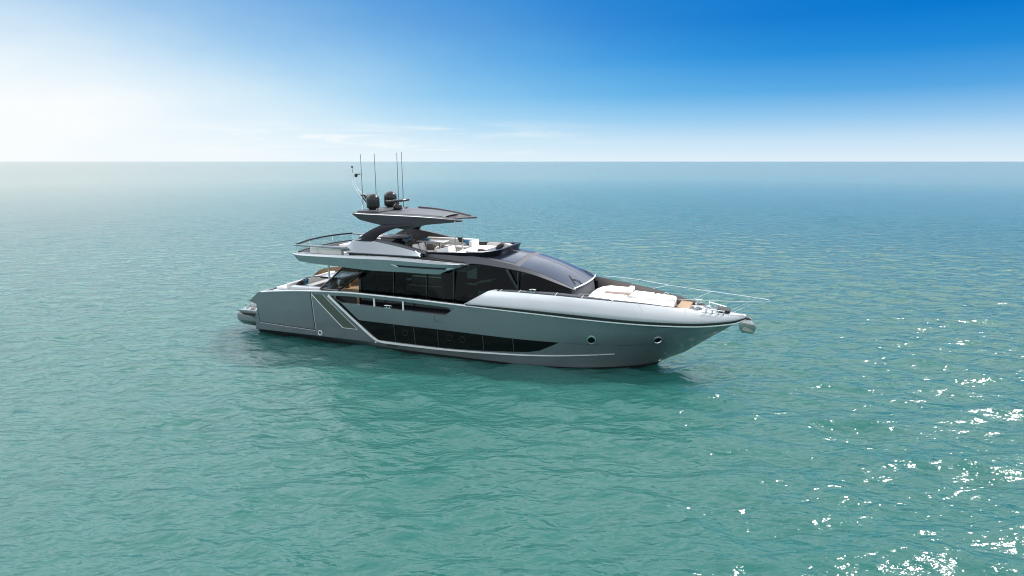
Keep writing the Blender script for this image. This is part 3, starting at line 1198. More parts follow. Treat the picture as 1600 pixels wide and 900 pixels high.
mb.build('wheelhouse_console', M['matt_black'], yacht)
mb = MB()
mb.hexa([(-10.2, 1.2, 4.15), (-9.2, 1.2, 4.35), (-9.2, 2.0, 4.35), (-10.2, 2.0, 4.15)], [(-10.2, 1.2, 4.19), (-9.2, 1.2, 4.39), (-9.2, 2.0, 4.39), (-10.2, 2.0, 4.19)])
mb.build('chart_desk', M['cushion'], yacht)
# aft bulkhead with glass doors
bk = MB().box(-17.62, -17.52, -2.5, 2.5, 2.46, 4.78).build('aft_glass_door', M['tinted'], yacht)
mb = MB()
for v in (-2.5, -0.85, 0.85, 2.5):
    mb.box(-17.68, -17.48, v - 0.06, v + 0.06, 2.46, 4.78)
mb.build('door_frame', M['black'], bk)

# ------------------------------------------------------------------ flybridge overhang
w_top = pchip([-22.04, -20, -17.9, -15.5, -13.8, -12.2, -10.27], [5.44, 5.48, 5.52, 5.57, 5.54, 5.47, 5.36])
w_bot = pchip([-22.04, -21.56, -19.3, -16.2, -13.8, -12.1, -11.45, -11.0, -10.27], [5.40, 4.98, 4.85, 4.72, 4.75, 4.74, 4.97, 5.10, 5.34])
vw = lambda u: 3.16 - 0.10 * max(0, (-18 - u) / 4) ** 2 - 0.30 * max(0, (u + 13) / 2.7) ** 1.5


def wing(m, s):
    us = sorted(set(list(np.linspace(-22.04, -21.56, 5)) + list(np.linspace(-21.56, -12.1, 30)) + list(np.linspace(-12.1, -10.27, 10))))
    o = [(u, vw(u) - 0.05, w_top(u)) for u in us]
    k = [(u, vw(u) + 0.03, w_bot(u) + (w_top(u) - w_bot(u)) * 0.82) for u in us]
    b = [(u, vw(u) - 0.08, w_bot(u)) for u in us]
    bi = [(u, 2.2, w_bot(u) + 0.02) for u in us]
    ti = [(u, 2.2, w_top(u) - 0.03) for u in us]
    m.loft([[sg(p, s) for p in r] for r in (o, k, b, bi, ti)], close_rows=True, cap0=True, cap1=True)


wg = both_sides(wing).build('flybridge_wing', M['silver'], yacht, angle=22)


def edge_line(m, s):
    us = np.linspace(-21.9, -10.4, 50)
    g = lambda dv, dz_: [sg((u, vw(u) + dv, w_top(u) + dz_), s) for u in us]
    m.loft([g(-0.055, 0.004), g(-0.045, 0.022), g(-0.10, 0.024), g(-0.12, 0.004)], cap0=True, cap1=True)


both_sides(edge_line).build('wing_edge_trim', M['satin'], wg)


def wing_v(u, z):
    b, t = w_bot(u), w_top(u)
    k = b + (t - b) * 0.82
    return float(np.interp(z, [b, k, t], [vw(u) - 0.08, vw(u) + 0.03, vw(u) - 0.05]))


def wing_patch(m, s, top, bot, off, nu=24, nv=2):
    rows = []
    for k in range(nv + 1):
        f = k / nv
        row = []
        for i in range(nu + 1):
            t = i / nu
            a = (top[0][0] + (top[1][0] - top[0][0]) * t, top[0][1] + (top[1][1] - top[0][1]) * t)
            b = (bot[0][0] + (bot[1][0] - bot[0][0]) * t, bot[0][1] + (bot[1][1] - bot[0][1]) * t)
            u, z = a[0] + (b[0] - a[0]) * f, a[1] + (b[1] - a[1]) * f
            row.append(sg((u, wing_v(u, z) + off, z), s))
        rows.append(row)
    m.loft(rows)


slt = both_sides(lambda m, s: wing_patch(m, s, [(-14.7, 5.155), (-11.35, 5.135)], [(-14.5, 5.045), (-11.6, 5.035)], 0.008)).build('air_slot', M['matt_black'], wg)
both_sides(lambda m, s: wing_patch(m, s, [(-15.05, 5.20), (-14.70, 5.16)], [(-14.62, 5.04), (-14.48, 5.03)], 0.02)).build('slot_lip', M['satin'], wg)
both_sides(lambda m, s: wing_patch(m, s, [(-11.45, 5.12), (-11.05, 5.14)], [(-11.55, 5.04), (-11.35, 5.06)], 0.02)).build('slot_lip', M['satin'], wg)

# flybridge slab and deck
mb = MB()
plan = [(-21.7, 2.3), (-22.0, 1.2), (-22.1, 0), (-22.0, -1.2), (-21.7, -2.3), (-10.6, -2.3), (-10.6, 2.3)]
mb.plate(plan, 4.84, 5.14)
mb.build('flybridge_floor', M['gelcoat'], yacht)
MB().plate([(-21.5, 2.25), (-21.8, 0), (-21.5, -2.25), (-12.2, -2.25), (-12.2, 2.25)], 5.145, 5.165).build('flybridge_teak', M['teak'], yacht)
mb = MB()
mb.loft([[(-22.04, 3.06, 5.42), (-22.3, 1.6, 5.43), (-22.42, 0, 5.43), (-22.3, -1.6, 5.43), (-22.04, -3.06, 5.42)],
         [(-21.62, 3.0, 4.98), (-21.8, 1.6, 4.96), (-21.9, 0, 4.95), (-21.8, -1.6, 4.96), (-21.62, -3.0, 4.98)],
         [(-21.4, 3.0, 5.0), (-21.5, 1.6, 5.0), (-21.6, 0, 5.0), (-21.5, -1.6, 5.0), (-21.4, -3.0, 5.0)],
         [(-21.9, 3.0, 5.40), (-22.1, 1.6, 5.40), (-22.2, 0, 5.40), (-22.1, -1.6, 5.40), (-21.9, -3.0, 5.40)]], close_rows=True, cap0=True, cap1=True)
mb.build('flybridge_aft_edge', M['dark_grey'], yacht)

# shadow gap and silver cowl either side of the flybridge
mb = MB()
for s in (1, -1):
    mb.prism([(-18.1, 5.46), (-10.6, 5.30), (-10.6, 5.40), (-13.2, 5.64), (-18.1, 5.66)], 2.35 * s, 2.80 * s)
mb.build('shadow_gap', M['matt_black'], yacht)


def cowl(m, s):
    us = np.linspace(-18.55, -13.22, 34)
    top = pchip([-18.55, -18.2, -17.3, -16.6, -15.6, -14.4, -13.22], [5.98, 6.12, 6.53, 6.44, 6.30, 6.10, 5.86])
    low = pchip([-18.55, -18.1, -13.22], [5.88, 5.64, 5.64])
    o = [(u, 2.74, top(u)) for u in us]
    k = [(u, 2.93, low(u) + 0.06) for u in us]
    b = [(u, 2.88, low(u)) for u in us]
    bi = [(u, 2.45, low(u)) for u in us]
    ti = [(u, 2.50, top(u) - 0.02) for u in us]
    m.loft([[sg(p, s) for p in r] for r in (o, k, b, bi, ti)], close_rows=True, cap0=True, cap1=True)


cw = both_sides(cowl).build('side_cowl', M['silver'], yacht, angle=25)


def cowl_top(m, s):
    us = np.linspace(-17.0, -13.0, 26)
    top = pchip([-17.3, -16.6, -15.6, -14.4, -13.2, -12.9], [6.54, 6.45, 6.31, 6.11, 5.86, 5.80])
    a = [(u, 2.72, top(u) + 0.004) for u in us]
    b = [(u, 2.62, top(u) + 0.10) for u in us]
    c = [(u, 2.36, top(u) + 0.10) for u in us]
    d = [(u, 2.34, 5.3) for u in us]
    m.loft([[sg(p, s) for p in r] for r in (a, b, c, d)], cap0=True, cap1=True)


mb = MB()
for s in (1, -1):
    mb.prism([(-18.35, 5.3), (-18.30, 6.02), (-17.35, 6.47), (-16.7, 6.40), (-16.7, 5.3)], 2.36 * s, 2.44 * s)
mb.build('cowl_lining', M['dark_grey'], cw)
both_sides(cowl_top).build('cowl_capping', M['dark_grey'], cw, angle=25)
both_sides(lambda m, s: m.tube([sg((-13.55, 2.78, 5.97), s), sg((-13.18, 2.93, 5.66), s)], 0.03, 6)).build('cowl_edge_trim', M['satin'], cw)

# rear rails
rail = MB()
for s in (1, -1):
    rail.prism([(-22.0, 5.93), (-21.9, 6.0), (-18.2, 6.02), (-18.0, 5.86), (-18.5, 5.86), (-21.6, 5.91)], 2.86 * s, 3.02 * s)
rail.build('side_rail', M['paint'], yacht, bevel=0.015)
P = [(-21.85, 2.9, 6.0), (-22.15, 1.7, 6.04), (-22.30, 0.6, 6.05), (-22.30, -0.6, 6.05), (-22.15, -1.7, 6.04), (-21.85, -2.9, 6.0)]
mb = MB()
mb.loft([[(u + a, v, z + b) for u, v, z in rounded(P, 2)] for a, b in ((-0.05, -0.05), (-0.05, 0.04), (0.05, 0.04), (0.05, -0.05))], close_rows=True, cap0=True, cap1=True)
mb.build('rear_rail', M['navy'], yacht, angle=40)
Pl = [(u + 0.05, v * 0.97, 5.52) for u, v, z in P]
mb = MB()
mb.loft([[(u + a, v, z + b) for u, v, z in rounded(Pl, 2)] for a, b in ((-0.05, -0.035), (-0.05, 0.035), (0.05, 0.035), (0.05, -0.035))], close_rows=True, cap0=True, cap1=True)
mb.build('rear_toe_rail', M['matt_black'], yacht, angle=40)
mb = MB()
mb.loft([[(u, v * 0.99, 5.98) for u, v, z in rounded(P, 2)], [(u + 0.03, v * 0.98, 5.5) for u, v, z in rounded(P, 2)]])
mb.build('rear_glass', M['clear'], yacht, solid=0.015)
for (u, v) in ((-21.8, 2.85), (-22.2, 1.2), (-22.2, -1.2), (-21.8, -2.85), (-20.3, 2.93), (-20.3, -2.93)):
    MB().tube([(u, v, 5.45), (u, v, 5.97)], 0.016, 6).build('rail_post', M['chrome'], yacht)

# arch legs
def arch(m, s):
    ua = pchip([0, 0.25, 0.5, 0.75, 1.0], [-17.62, -17.20, -16.75, -16.30, -15.95])
    ub = pchip([0, 0.25, 0.5, 0.75, 1.0], [-16.45, -16.15, -15.55, -14.85, -14.0])
    zz = lambda t: 6.38 + 0.97 * (1 - (1 - t) ** 1.45)
    vv = lambda t: 2.66 - 0.50 * t
    ts = np.linspace(0, 1, 14)
    rows = []
    for du, dv in ((0, 0.10), (0.5, 0.16), (1, 0.10), (1, -0.12), (0, -0.12)):
        rows.append([sg((ua(t) + (ub(t) - ua(t)) * du, vv(t) + dv, zz(t)), s) for t in ts])
    m.loft(rows, close_rows=True, cap0=True, cap1=True)


both_sides(arch).build('arch_leg', M['navy'], yacht, angle=30)

# hardtop, tapering towards the front with an open notch
ht_top = pchip([-18.1, -15, -13, -11.4], [7.92, 7.86, 7.74, 7.58])
ht_bot = lambda u: float(np.interp(u, [-18.1, -17.6, -16, -14.55, -13.5, -11.9, -11.4], [7.86, 7.56, 7.27, 7.05, 7.34, 7.48, 7.53]))
ht_v = pchip([-18.1, -17, -15.2, -13.5, -11.4], [2.28, 2.30, 2.20, 1.75, 1.02])
us = list(np.linspace(-18.1, -17.5, 5)) + list(np.linspace(-17.4, -11.4, 30))
mb = MB()
ring = []
rows = []
for f, which in ((-1, 't'), (-0.94, 'c'), (-0.5, 'c'), (0, 'c'), (0.5, 'c'), (0.94, 'c'), (1, 't'), (0.965, 'b'), (0.4, 'b'), (-0.4, 'b'), (-0.965, 'b')):
    row = []
    for u in us:
        v = ht_v(u) * f
        z = {'t': ht_top(u), 'c': ht_top(u) + 0.045 + 0.05 * (1 - f * f), 'b': ht_bot(u) + (0.03 if abs(f) < 0.5 else 0)}[which]
        uu = u
        if u > -13.2 and abs(f) < 0.6:
            uu = u - (u + 13.2) * 0.62          # notch between the two prongs
        row.append((uu, v, z))
    rows.append(row)
mb.loft(rows, close_rows=True, cap0=True, cap1=True)
ht = mb.build('hardtop', M['dark_grey'], yacht, angle=28)
mb = MB()
for s in (1, -1):
    us2 = np.linspace(-17.9, -11.45, 30)
    mb.loft([[(u, (ht_v(u) - 0.02) * s, ht_top(u) + 0.012) for u in us2], [(u, (ht_v(u) - 0.07) * s, ht_top(u) + 0.030) for u in us2]])
mb.build('hardtop_edge_trim', M['satin'], ht, solid=0.01)
us2 = np.linspace(-16.3, -12.6, 16)
mb = MB()
mb.loft([[(u, f * (ht_v(u) - 0.45), ht_top(u) + 0.055 + 0.05 * (1 - f * f)) for u in us2] for f in np.linspace(-1, 1, 9)])
mb.build('sunroof_panel', M['mid_grey'], ht, solid=0.03)
mb = MB()
for s in (-1,):
    us3 = np.linspace(-16.0, -11.85, 18)
    a = [(u, (ht_v(u) - 0.30) * s, ht_top(u) + 0.02) for u in us3]
    b = [(u, (ht_v(u) - 0.26) * s, ht_top(u) + 0.17 - 0.06 * (u + 16.0) / 4.15) for u in us3]
    c = [(u, (ht_v(u) - 0.05) * s, ht_top(u) + 0.17 - 0.06 * (u + 16.0) / 4.15) for u in us3]
    d = [(u, (ht_v(u) + 0.02) * s, ht_top(u) + 0.02) for u in us3]
    mb.loft([a, b, c, d], close_rows=True, cap0=True, cap1=True)
mb.build('roof_side_fin', M['dark_grey'], ht, angle=25)
mb = MB()
mb.plate([(-17.95, 1.95), (-18.0, 0), (-17.95, -1.95), (-16.6, -1.75), (-16.3, 0), (-16.6, 1.75)], 7.93, 8.07)
mb.build('equipment_plinth', M['dark_grey'], ht, bevel=0.04)
for (u, v) in ((-11.95, 0.95), (-11.55, 0.72)):
    pass
for u, v in ((-11.78, 1.28), (-11.50, 0.86)):
    MB().tube([(u, v, 5.75), (u + 0.02, v * 0.98, 7.60)], 0.035, 10).build('hardtop_pole', M['chrome'], yacht)

# domes, radar, aerials, mast
def dome(u, v, z, r, h):
    prof = [(r * 0.62, 0.0), (r * 0.62, 0.10), (r * 0.86, 0.13), (r * 0.98, 0.20), (r, 0.30), (r, h - r)]
    prof += [(r * math.cos(a), h - r + r * math.sin(a)) for a in np.linspace(0.12, math.pi / 2 - 0.06, 9)]
    return MB().lathe((u, v, z), prof, 28)


d1 = dome(-17.45, 0.95, 8.02, 0.40, 1.04).build('satellite_dome', M['dome'], yacht)
d2 = dome(-17.40, -0.95, 8.02, 0.41, 1.08).build('satellite_dome', M['dome'], yacht)
for d, (u, v) in ((d1, (-17.45, 0.95)), (d2, (-17.40, -0.95))):
    mb = MB()
    for k in range(4):
        a = k * math.pi / 2 + 0.4
        mb.tube([(u + 0.33 * math.cos(a), v + 0.33 * math.sin(a), 7.95), (u + 0.33 * math.cos(a), v + 0.33 * math.sin(a), 8.16)], 0.03, 6)
    mb.build('dome_foot', M['chrome'], d)
rd = MB().lathe((-16.25, 0.1, 8.0), [(0.22, 0), (0.27, 0.08), (0.27, 0.24), (0.20, 0.36), (0.10, 0.42), (0.08, 0.52)], 20).build('radar_pedestal', M['dome'], yacht)
a = R(38)
c = Vector((-16.25, 0.1, 8.56))
e = Vector((0.40, -0.78, 0.03)) * 0.95
MB().tube([tuple(c - e), tuple(c - e * 0.97), tuple(c + e * 0.97), tuple(c + e)], [0.07, 0.085, 0.085, 0.07], 12).build('radar_bar', M['black'], rd)
for u, v, z0, z1 in ((-18.45, 0.55, 8.1, 11.38), (-17.85, -0.05, 8.1, 11.43), (-16.28, -0.10, 8.0, 11.45), (-15.95, -0.10, 7.95, 11.50)):
    ao = MB().tube([(u, v, z0), (u, v, z0 + 0.25), (u, v, z1)], [0.028, 0.022, 0.015], 8).build('whip_aerial', M['mid_grey'], yacht)
    MB().lathe((u, v, z0 - 0.1), [(0.06, 0), (0.06, 0.1), (0.04, 0.16), (0.035, 0.32)], 10).build('aerial_base', M['chrome'], ao)
mast = MB()
for dv in (0.14, -0.14):
    mast.tube(rounded([(-18.0, 0.3 + dv, 8.0), (-18.6, 0.3 + dv, 8.7), (-19.1, 0.3 + dv * 0.9, 9.35), (-19.28, 0.3 + dv * 0.8, 9.75), (-19.28, 0.3 + dv * 0.7, 10.25)], 2), 0.015, 8)
mast.tube([(-18.98, 0.44, 9.2), (-18.98, 0.16, 9.2)], 0.016, 6)
mast.tube([(-19.28, 0.42, 10.2), (-19.28, 0.18, 10.2)], 0.02, 6)
mast.tube([(-18.98, 0.3, 9.2), (-18.2, 0.2, 8.75)], 0.018, 6)
mo = mast.build('light_mast', M['chrome'], yacht)
mb = MB()
mb.tube([(-19.28, 0.3, 10.2), (-19.28, 0.3, 10.58)], 0.014, 6)
mb.lathe((-19.28, 0.3, 10.56), [(0.05, 0), (0.055, 0.02), (0.055, 0.09), (0.04, 0.11)], 10)
mb.build('anchor_light', M['matt_black'], mo)
mb = MB()
mb.lathe((-19.02, 0.3, 9.98), [(0.05, 0), (0.09, 0.05), (0.10, 0.14), (0.06, 0.18)], 10)
mb.box(-19.1, -18.72, 0.26, 0.34, 10.14, 10.20)
mb.build('steaming_light', M['matt_black'], mo)
MB().hexa([(-18.9, 0.15, 8.9), (-18.35, 0.12, 8.9), (-17.95, 0.12, 8.0), (-18.2, 0.15, 8.0)], [(-18.9, -0.15, 8.9), (-18.35, -0.12, 8.9), (-17.95, -0.12, 8.0), (-18.2, -0.15, 8.0)]).build('mast_fairing', M['dark_grey'], mo)

# ------------------------------------------------------------------ flybridge fittings
# windbreak collar wrapping round the front seating
path = [(-13.3, 2.30, 0.02), (-12.0, 2.28, 0.05), (-10.6, 2.24, 0.14), (-9.55, 2.10, 0.26), (-9.0, 1.65, 0.36), (-8.78, 0.9, 0.40), (-8.72, 0, 0.42)]
path = path + [(u, -v, h) for u, v, h in path[-2::-1]]
path = rounded(path, 2)
outer_b, outer_t, inner_t, inner_b = [], [], [], []
for i, (u, v, h) in enumerate(path):
    a, b = path[max(0, i - 1)], path[min(len(path) - 1, i + 1)]
    t = Vector((b[0] - a[0], b[1] - a[1])).normalized()
    n = Vector((-t.y, t.x)) * -1
    if n.dot(Vector((u + 11.5, v))) < 0:
        n = -n
    zb = br_top(max(-13.6, min(u, -8.7))) + (0.22 * (1 - (v / 2.3) ** 2) if u > -9.7 else 0)
    outer_b.append((u + n.x * 0.02, v + n.y * 0.02, zb - 0.12))
    outer_t.append((u + n.x * (0.07 + 0.40 * h), v + n.y * (0.07 + 0.40 * h), zb + 0.06 + 0.85 * h))
    inner_t.append((u - n.x * 0.03, v - n.y * 0.03, zb + 0.05 + 0.80 * h))
    inner_b.append((u - n.x * 0.22, v - n.y * 0.22, 5.2))
MB().loft([outer_b, outer_t, inner_t, inner_b], cap0=True, cap1=True).build('windbreak_collar', M['navy'], yacht, angle=30)

# white sunbathing pad and seat backs inside the collar
def cushion(name, pts, z0, z1, mat, parent, bev=0.06):
    return MB().plate(pts, z0, z1).build(name, mat, parent, bevel=bev, seg=3, angle=60)


cushion('forward_sun_pad', [(-11.75, 1.75), (-9.6, 1.75), (-9.15, 1.1), (-9.05, 0), (-9.15, -1.1), (-9.6, -1.75), (-11.75, -1.75)], 5.2, 5.80, M['cushion'], yacht, 0.08)
mb = MB()
arc = rounded([(-10.6, 1.95), (-9.5, 1.85), (-9.05, 1.2), (-8.92, 0), (-9.05, -1.2), (-9.5, -1.85), (-10.9, -1.95)], 2)
mb.loft([[(u - a, v * k, z) for u, v in arc] for a, k, z in ((0.0, 1.0, 5.4), (0.02, 1.0, 5.95), (0.10, 0.97, 5.99), (0.22, 0.93, 5.94), (0.26, 0.90, 5.7))], close_rows=True, cap0=True, cap1=True)
mb.build('seat_back_cushion', M['grey_cushion'], yacht, angle=50)
mb = MB()
mb.plate([(-13.9, -1.1), (-11.2, -1.1), (-11.2, -2.15), (-15.5, -2.15), (-15.5, -1.6), (-13.9, -1.6)], 5.17, 5.60)
mb.build('dinette_base', M['gelcoat'], yacht)
cushion('dinette_cushion', [(-13.8, -1.12), (-11.9, -1.12), (-11.9, -1.8), (-13.8, -1.8)], 5.6, 5.74, M['cushion'], yacht)
cushion('dinette_cushion', [(-15.4, -1.62), (-13.9, -1.62), (-13.9, -1.85), (-15.4, -1.85)], 5.6, 5.74, M['cushion'], yacht)
cushion('dinette_backrest', [(-15.4, -1.86), (-11.8, -1.86), (-11.8, -2.12), (-15.4, -2.12)], 5.62, 6.12, M['cushion'], yacht)
cushion('dinette_backrest', [(-11.95, -0.9), (-11.7, -0.9), (-11.7, -1.84), (-11.95, -1.84)], 5.62, 6.12, M['cushion'], yacht)
# wet bar
bar = MB().box(-17.3, -15.55, -0.7, 0.55, 5.17, 6.30).build('wet_bar', M['black'], yacht, bevel=0.03)
MB().box(-17.45, -15.45, -0.8, 0.65, 6.31, 6.36).build('bar_top', M['dark_grey'], bar, bevel=0.012)
MB().box(-16.9, -16.2, -0.45, 0.15, 6.361, 6.375).build('sink', M['dark_grey'], bar)
MB().tube([(-16.0, -0.3, 6.36), (-16.0, -0.3, 6.62), (-16.1, -0.2, 6.68), (-16.15, -0.14, 6.60)], 0.018, 6).build('tap', M['chrome'], bar)
# helm console with wheel
hc = MB()
hc.hexa([(-13.0, 0.55, 5.17), (-12.05, 0.55, 5.17), (-12.05, 1.75, 5.17), (-13.0, 1.75, 5.17)], [(-12.75, 0.6, 5.95), (-12.1, 0.6, 6.12), (-12.1, 1.7, 6.12), (-12.75, 1.7, 5.95)])
hco = hc.build('helm_console', M['gelcoat'], yacht, bevel=0.04)
MB().hexa([(-12.72, 0.75, 5.965), (-12.25, 0.75, 6.09), (-12.25, 1.55, 6.09), (-12.72, 1.55, 5.965)], [(-12.74, 0.75, 5.99), (-12.27, 0.75, 6.115), (-12.27, 1.55, 6.115), (-12.74, 1.55, 5.99)]).build('instrument_panel', M['black_glass'], hco)
wh = MB()
c = Vector((-13.08, 1.15, 5.83))
ax = Vector((-0.9, 0, 0.42)).normalized()
e1 = Vector((0, 1, 0))
e2 = ax.cross(e1)
wh.tube([tuple(c + 0.22 * (math.cos(t) * e1 + math.sin(t) * e2)) for t in np.linspace(0, 2 * math.pi, 25)[:-1]], 0.028, 8, closed=True)
for t in (0.5, 2.6, 4.7):
    wh.tube([tuple(c), tuple(c + 0.22 * (math.cos(t) * e1 + math.sin(t) * e2))], 0.018, 6)
wh.tube([tuple(c), tuple(c - ax * 0.16)], 0.04, 8)
wh.build('steering_wheel', M['cushion'], hco)


def helm_seat(u, v):
    t = MB()
    t.box(u - 0.28, u + 0.28, v - 0.30, v + 0.30, 5.52, 5.68)
    so = t.build('helm_seat', M['cushion'], yacht, bevel=0.06, seg=3)
    b = MB()
    b.hexa([(u - 0.34, v - 0.30, 5.62), (u - 0.18, v - 0.30, 5.62), (u - 0.18, v + 0.30, 5.62), (u - 0.34, v + 0.30, 5.62)],
           [(u - 0.46, v - 0.26, 6.14), (u - 0.32, v - 0.26, 6.16), (u - 0.32, v + 0.26, 6.16), (u - 0.46, v + 0.26, 6.14)])
    b.build('seat_back', M['cushion'], so, bevel=0.06, seg=3)
    MB().lathe((u, v, 5.16), [(0.2, 0), (0.2, 0.03), (0.06, 0.06), (0.06, 0.37)], 12).build('seat_pedestal', M['chrome'], so)


helm_seat(-13.95, 1.45)
helm_seat(-13.95, 0.70)
# aft flybridge lounge
cushion('aft_sofa_base', [(-21.0, 2.55), (-18.7, 2.55), (-18.7, 1.75), (-21.0, 1.75)], 5.17, 5.52, M['cushion'], yacht)
cushion('aft_sofa_back', [(-20.95, 2.80), (-18.65, 2.80), (-18.65, 2.5), (-20.95, 2.5)], 5.45, 5.86, M['cushion'], yacht)
cushion('aft_sofa_base', [(-21.3, -0.6), (-19.4, -0.6), (-18.4, -1.6), (-18.4, -2.6), (-21.0, -2.6)], 5.17, 5.55, M['cushion'], yacht)
cushion('aft_sofa_back', [(-20.9, -2.45), (-18.4, -2.45), (-18.4, -2.75), (-20.9, -2.75)], 5.5, 5.95, M['cushion'], yacht)

# ------------------------------------------------------------------ cockpit (main deck aft)
for s in (1, -1):
    MB().tube([(-20.2, 2.05 * s, 2.46), (-20.2, 2.05 * s, 4.86)], 0.06, 12).build('cockpit_pillar', M['satin'], yacht)
    g = MB()
    q = [(-20.22, 2.98 * s, 3.33), (-18.50, 2.86 * s, 4.74), (-16.90, 2.86 * s, 4.70), (-18.85, 2.98 * s, 3.33)]
    g.loft([[q[0], q[1]], [q[3], q[2]]])
    gw = g.build('side_windbreak', M['smoked'], yacht, solid=0.02)
    fr = MB()
    for a, b in ((0, 1), (1, 2), (2, 3), (3, 0)):
        fr.tube([q[a], q[b]], 0.055, 4)
    fr.build('windbreak_frame', M['black'], gw)
    ft = MB()
    for u in (-19.95, -19.4, -18.95):
        ft.tube([(u, 2.98 * s, 3.20), (u, 2.98 * s, 3.36)], 0.035, 6)
    ft.build('windbreak_foot', M['black'], gw)
MB().plate([(-24.3, 2.5), (-22.3, 2.5), (-22.3, -2.5), (-24.3, -2.5)], 2.46, 2.90).build('stern_sun_pad_base', M['gelcoat'], yacht, bevel=0.04)
cushion('stern_sun_pad', [(-24.2, 2.3), (-23.35, 2.3), (-23.35, -2.3), (-24.2, -2.3)], 2.90, 3.06, M['cushion'], yacht, 0.06)
cushion('stern_sofa_back', [(-23.32, 2.4), (-23.0, 2.4), (-23.0, -2.4), (-23.32, -2.4)], 2.88, 3.36, M['cushion'], yacht, 0.08)
cushion('stern_sofa_seat', [(-22.98, 2.3), (-22.3, 2.3), (-22.3, -2.3), (-22.98, -2.3)], 2.88, 3.02, M['cushion'], yacht, 0.05)
cushion('stern_side_pad', [(-22.5, 2.98), (-20.2, 2.95), (-20.2, 2.55), (-22.5, 2.55)], 2.9, 3.36, M['gelcoat'], yacht, 0.05)
mb = MB()
for s in (1, -1):
    mb.tube(rounded([(-22.45, 2.5 * s, 2.95), (-22.45, 2.5 * s, 3.38), (-21.9, 2.2 * s, 3.75), (-21.3, 1.9 * s, 3.86), (-20.25, 2.0 * s, 3.86)], 1), 0.03, 8)
    mb.tube([(-21.75, 2.2 * s, 3.4), (-21.75, 2.2 * s, 3.78)], 0.025, 6)
mb.build('cockpit_handrail', M['matt_black'], yacht)
# curved brown veneered inner coaming on the far side
mb = MB()
cur = rounded([(-25.0, -2.45, 2.9), (-24.6, -2.50, 3.25), (-23.9, -2.55, 3.52), (-22.6, -2.6, 3.66), (-20.6, -2.62, 3.74)], 2)
mb.loft([[(u, v, z) for u, v, z in cur], [(u, v - 0.12, z) for u, v, z in cur], [(u, v - 0.12, 2.5) for u, v, z in cur], [(u, v, 2.5) for u, v, z in cur]], close_rows=True, cap0=True, cap1=True)
mb.build('cockpit_coaming', M['walnut'], yacht)

# ------------------------------------------------------------------ side opening fittings
for u in (-16.14, -14.17):
    mb = MB()
    for s in (1, -1):
        mb.box(u - 0.045, u + 0.045, (vR(u) - 0.08) * s, (vR(u) - 0.02) * s, 2.56, 3.14)
    mb.build('bulwark_stanchion', M['satin'], yacht)


def cleat(u, v, z, parent=yacht, L=0.26):
    m = MB()
    m.tube([(u - L, v, z + 0.12), (u - L * 0.6, v, z + 0.14), (u + L * 0.6, v, z + 0.14), (u + L, v, z + 0.12)], [0.018, 0.028, 0.028, 0.018], 8)
    for d in (-0.09, 0.09):
        m.tube([(u + d, v, z), (u + d, v, z + 0.14)], 0.026, 8)
    m.box(u - L * 0.9, u + L * 0.9, v - 0.05, v + 0.05, z - 0.02, z + 0.015)
    return m.build('cleat', M['chrome'], parent)


for s in (1, -1):
    cleat(-15.2, (vR(-15.2) - 0.06) * s, 2.62)
    cleat(-6.4, (cap_o(-6.4) - 0.13) * s, z_co(-6.4) + 0.10, L=0.2)
for u in (-8.3, -7.2, -5.15, -3.75, -2.2):
    mb = MB()
    for s in (1, -1):
        mb.hexa([(u, (cap_o(u) - 0.02) * s, z_co(u) + 0.02), (u + 0.03, (cap_o(u) - 0.02) * s, z_co(u) + 0.02), (u + 0.13, (cap_i(u) + 0.02) * s, z_ci(u) + 0.012), (u + 0.10, (cap_i(u) + 0.02) * s, z_ci(u) + 0.012)],
                [(u, (cap_o(u) - 0.02) * s, z_co(u) + 0.035), (u + 0.03, (cap_o(u) - 0.02) * s, z_co(u) + 0.035), (u + 0.13, (cap_i(u) + 0.02) * s, z_ci(u) + 0.024), (u + 0.10, (cap_i(u) + 0.02) * s, z_ci(u) + 0.024)])
    mb.build('cap_joint', M['satin'], yacht)
mb = MB()
for s in (1, -1):
    mb.box(-7.05, -6.75, (cap_o(-6.9) - 0.16) * s, (cap_o(-6.9) - 0.08) * s, z_co(-6.9) + 0.10, z_co(-6.9) + 0.125)
mb.build('cap_light', M['satin'], yacht)

# ------------------------------------------------------------------ foredeck
cushion('bow_sun_pad', [(-3.85, 1.0), (-3.75, 1.7), (-3.35, 2.15), (-2.0, 2.02), (-1.95, -2.0), (-3.35, -2.15), (-3.75, -1.7), (-3.9, -1.0), (-3.92, 0.0)], 3.12, 3.74, M['cushion'], yacht, 0.13)
cushion('bow_lounge_pad', [(-1.9, 1.98), (-0.62, 1.70), (-0.62, 0.14), (-1.9, 0.12)], 3.12, 3.58, M['cushion'], yacht, 0.09)
cushion('bow_lounge_pad', [(-0.58, 1.68), (0.62, 1.25), (0.75, 0.18), (-0.58, 0.14)], 3.12, 3.57, M['cushion'], yacht, 0.09)
cushion('bow_lounge_pad', [(-1.9, -0.24), (-0.62, -0.24), (-0.62, -1.70), (-1.9, -1.96)], 3.12, 3.58, M['cushion'], yacht, 0.09)
cushion('bow_lounge_pad', [(-0.58, -0.24), (0.75, -0.24), (0.62, -1.22), (-0.58, -1.68)], 3.12, 3.57, M['cushion'], yacht, 0.09)
cushion('bow_backrest', [(-2.15, -0.5), (-1.85, -0.5), (-1.85, -1.9), (-2.15, -1.95)], 3.6, 3.84, M['cushion'], yacht, 0.07)
cushion('bow_backrest', [(-2.10, 1.9), (-1.80, 1.86), (-1.80, 0.36), (-2.10, 0.36)], 3.56, 3.78, M['cushion'], yacht, 0.07)
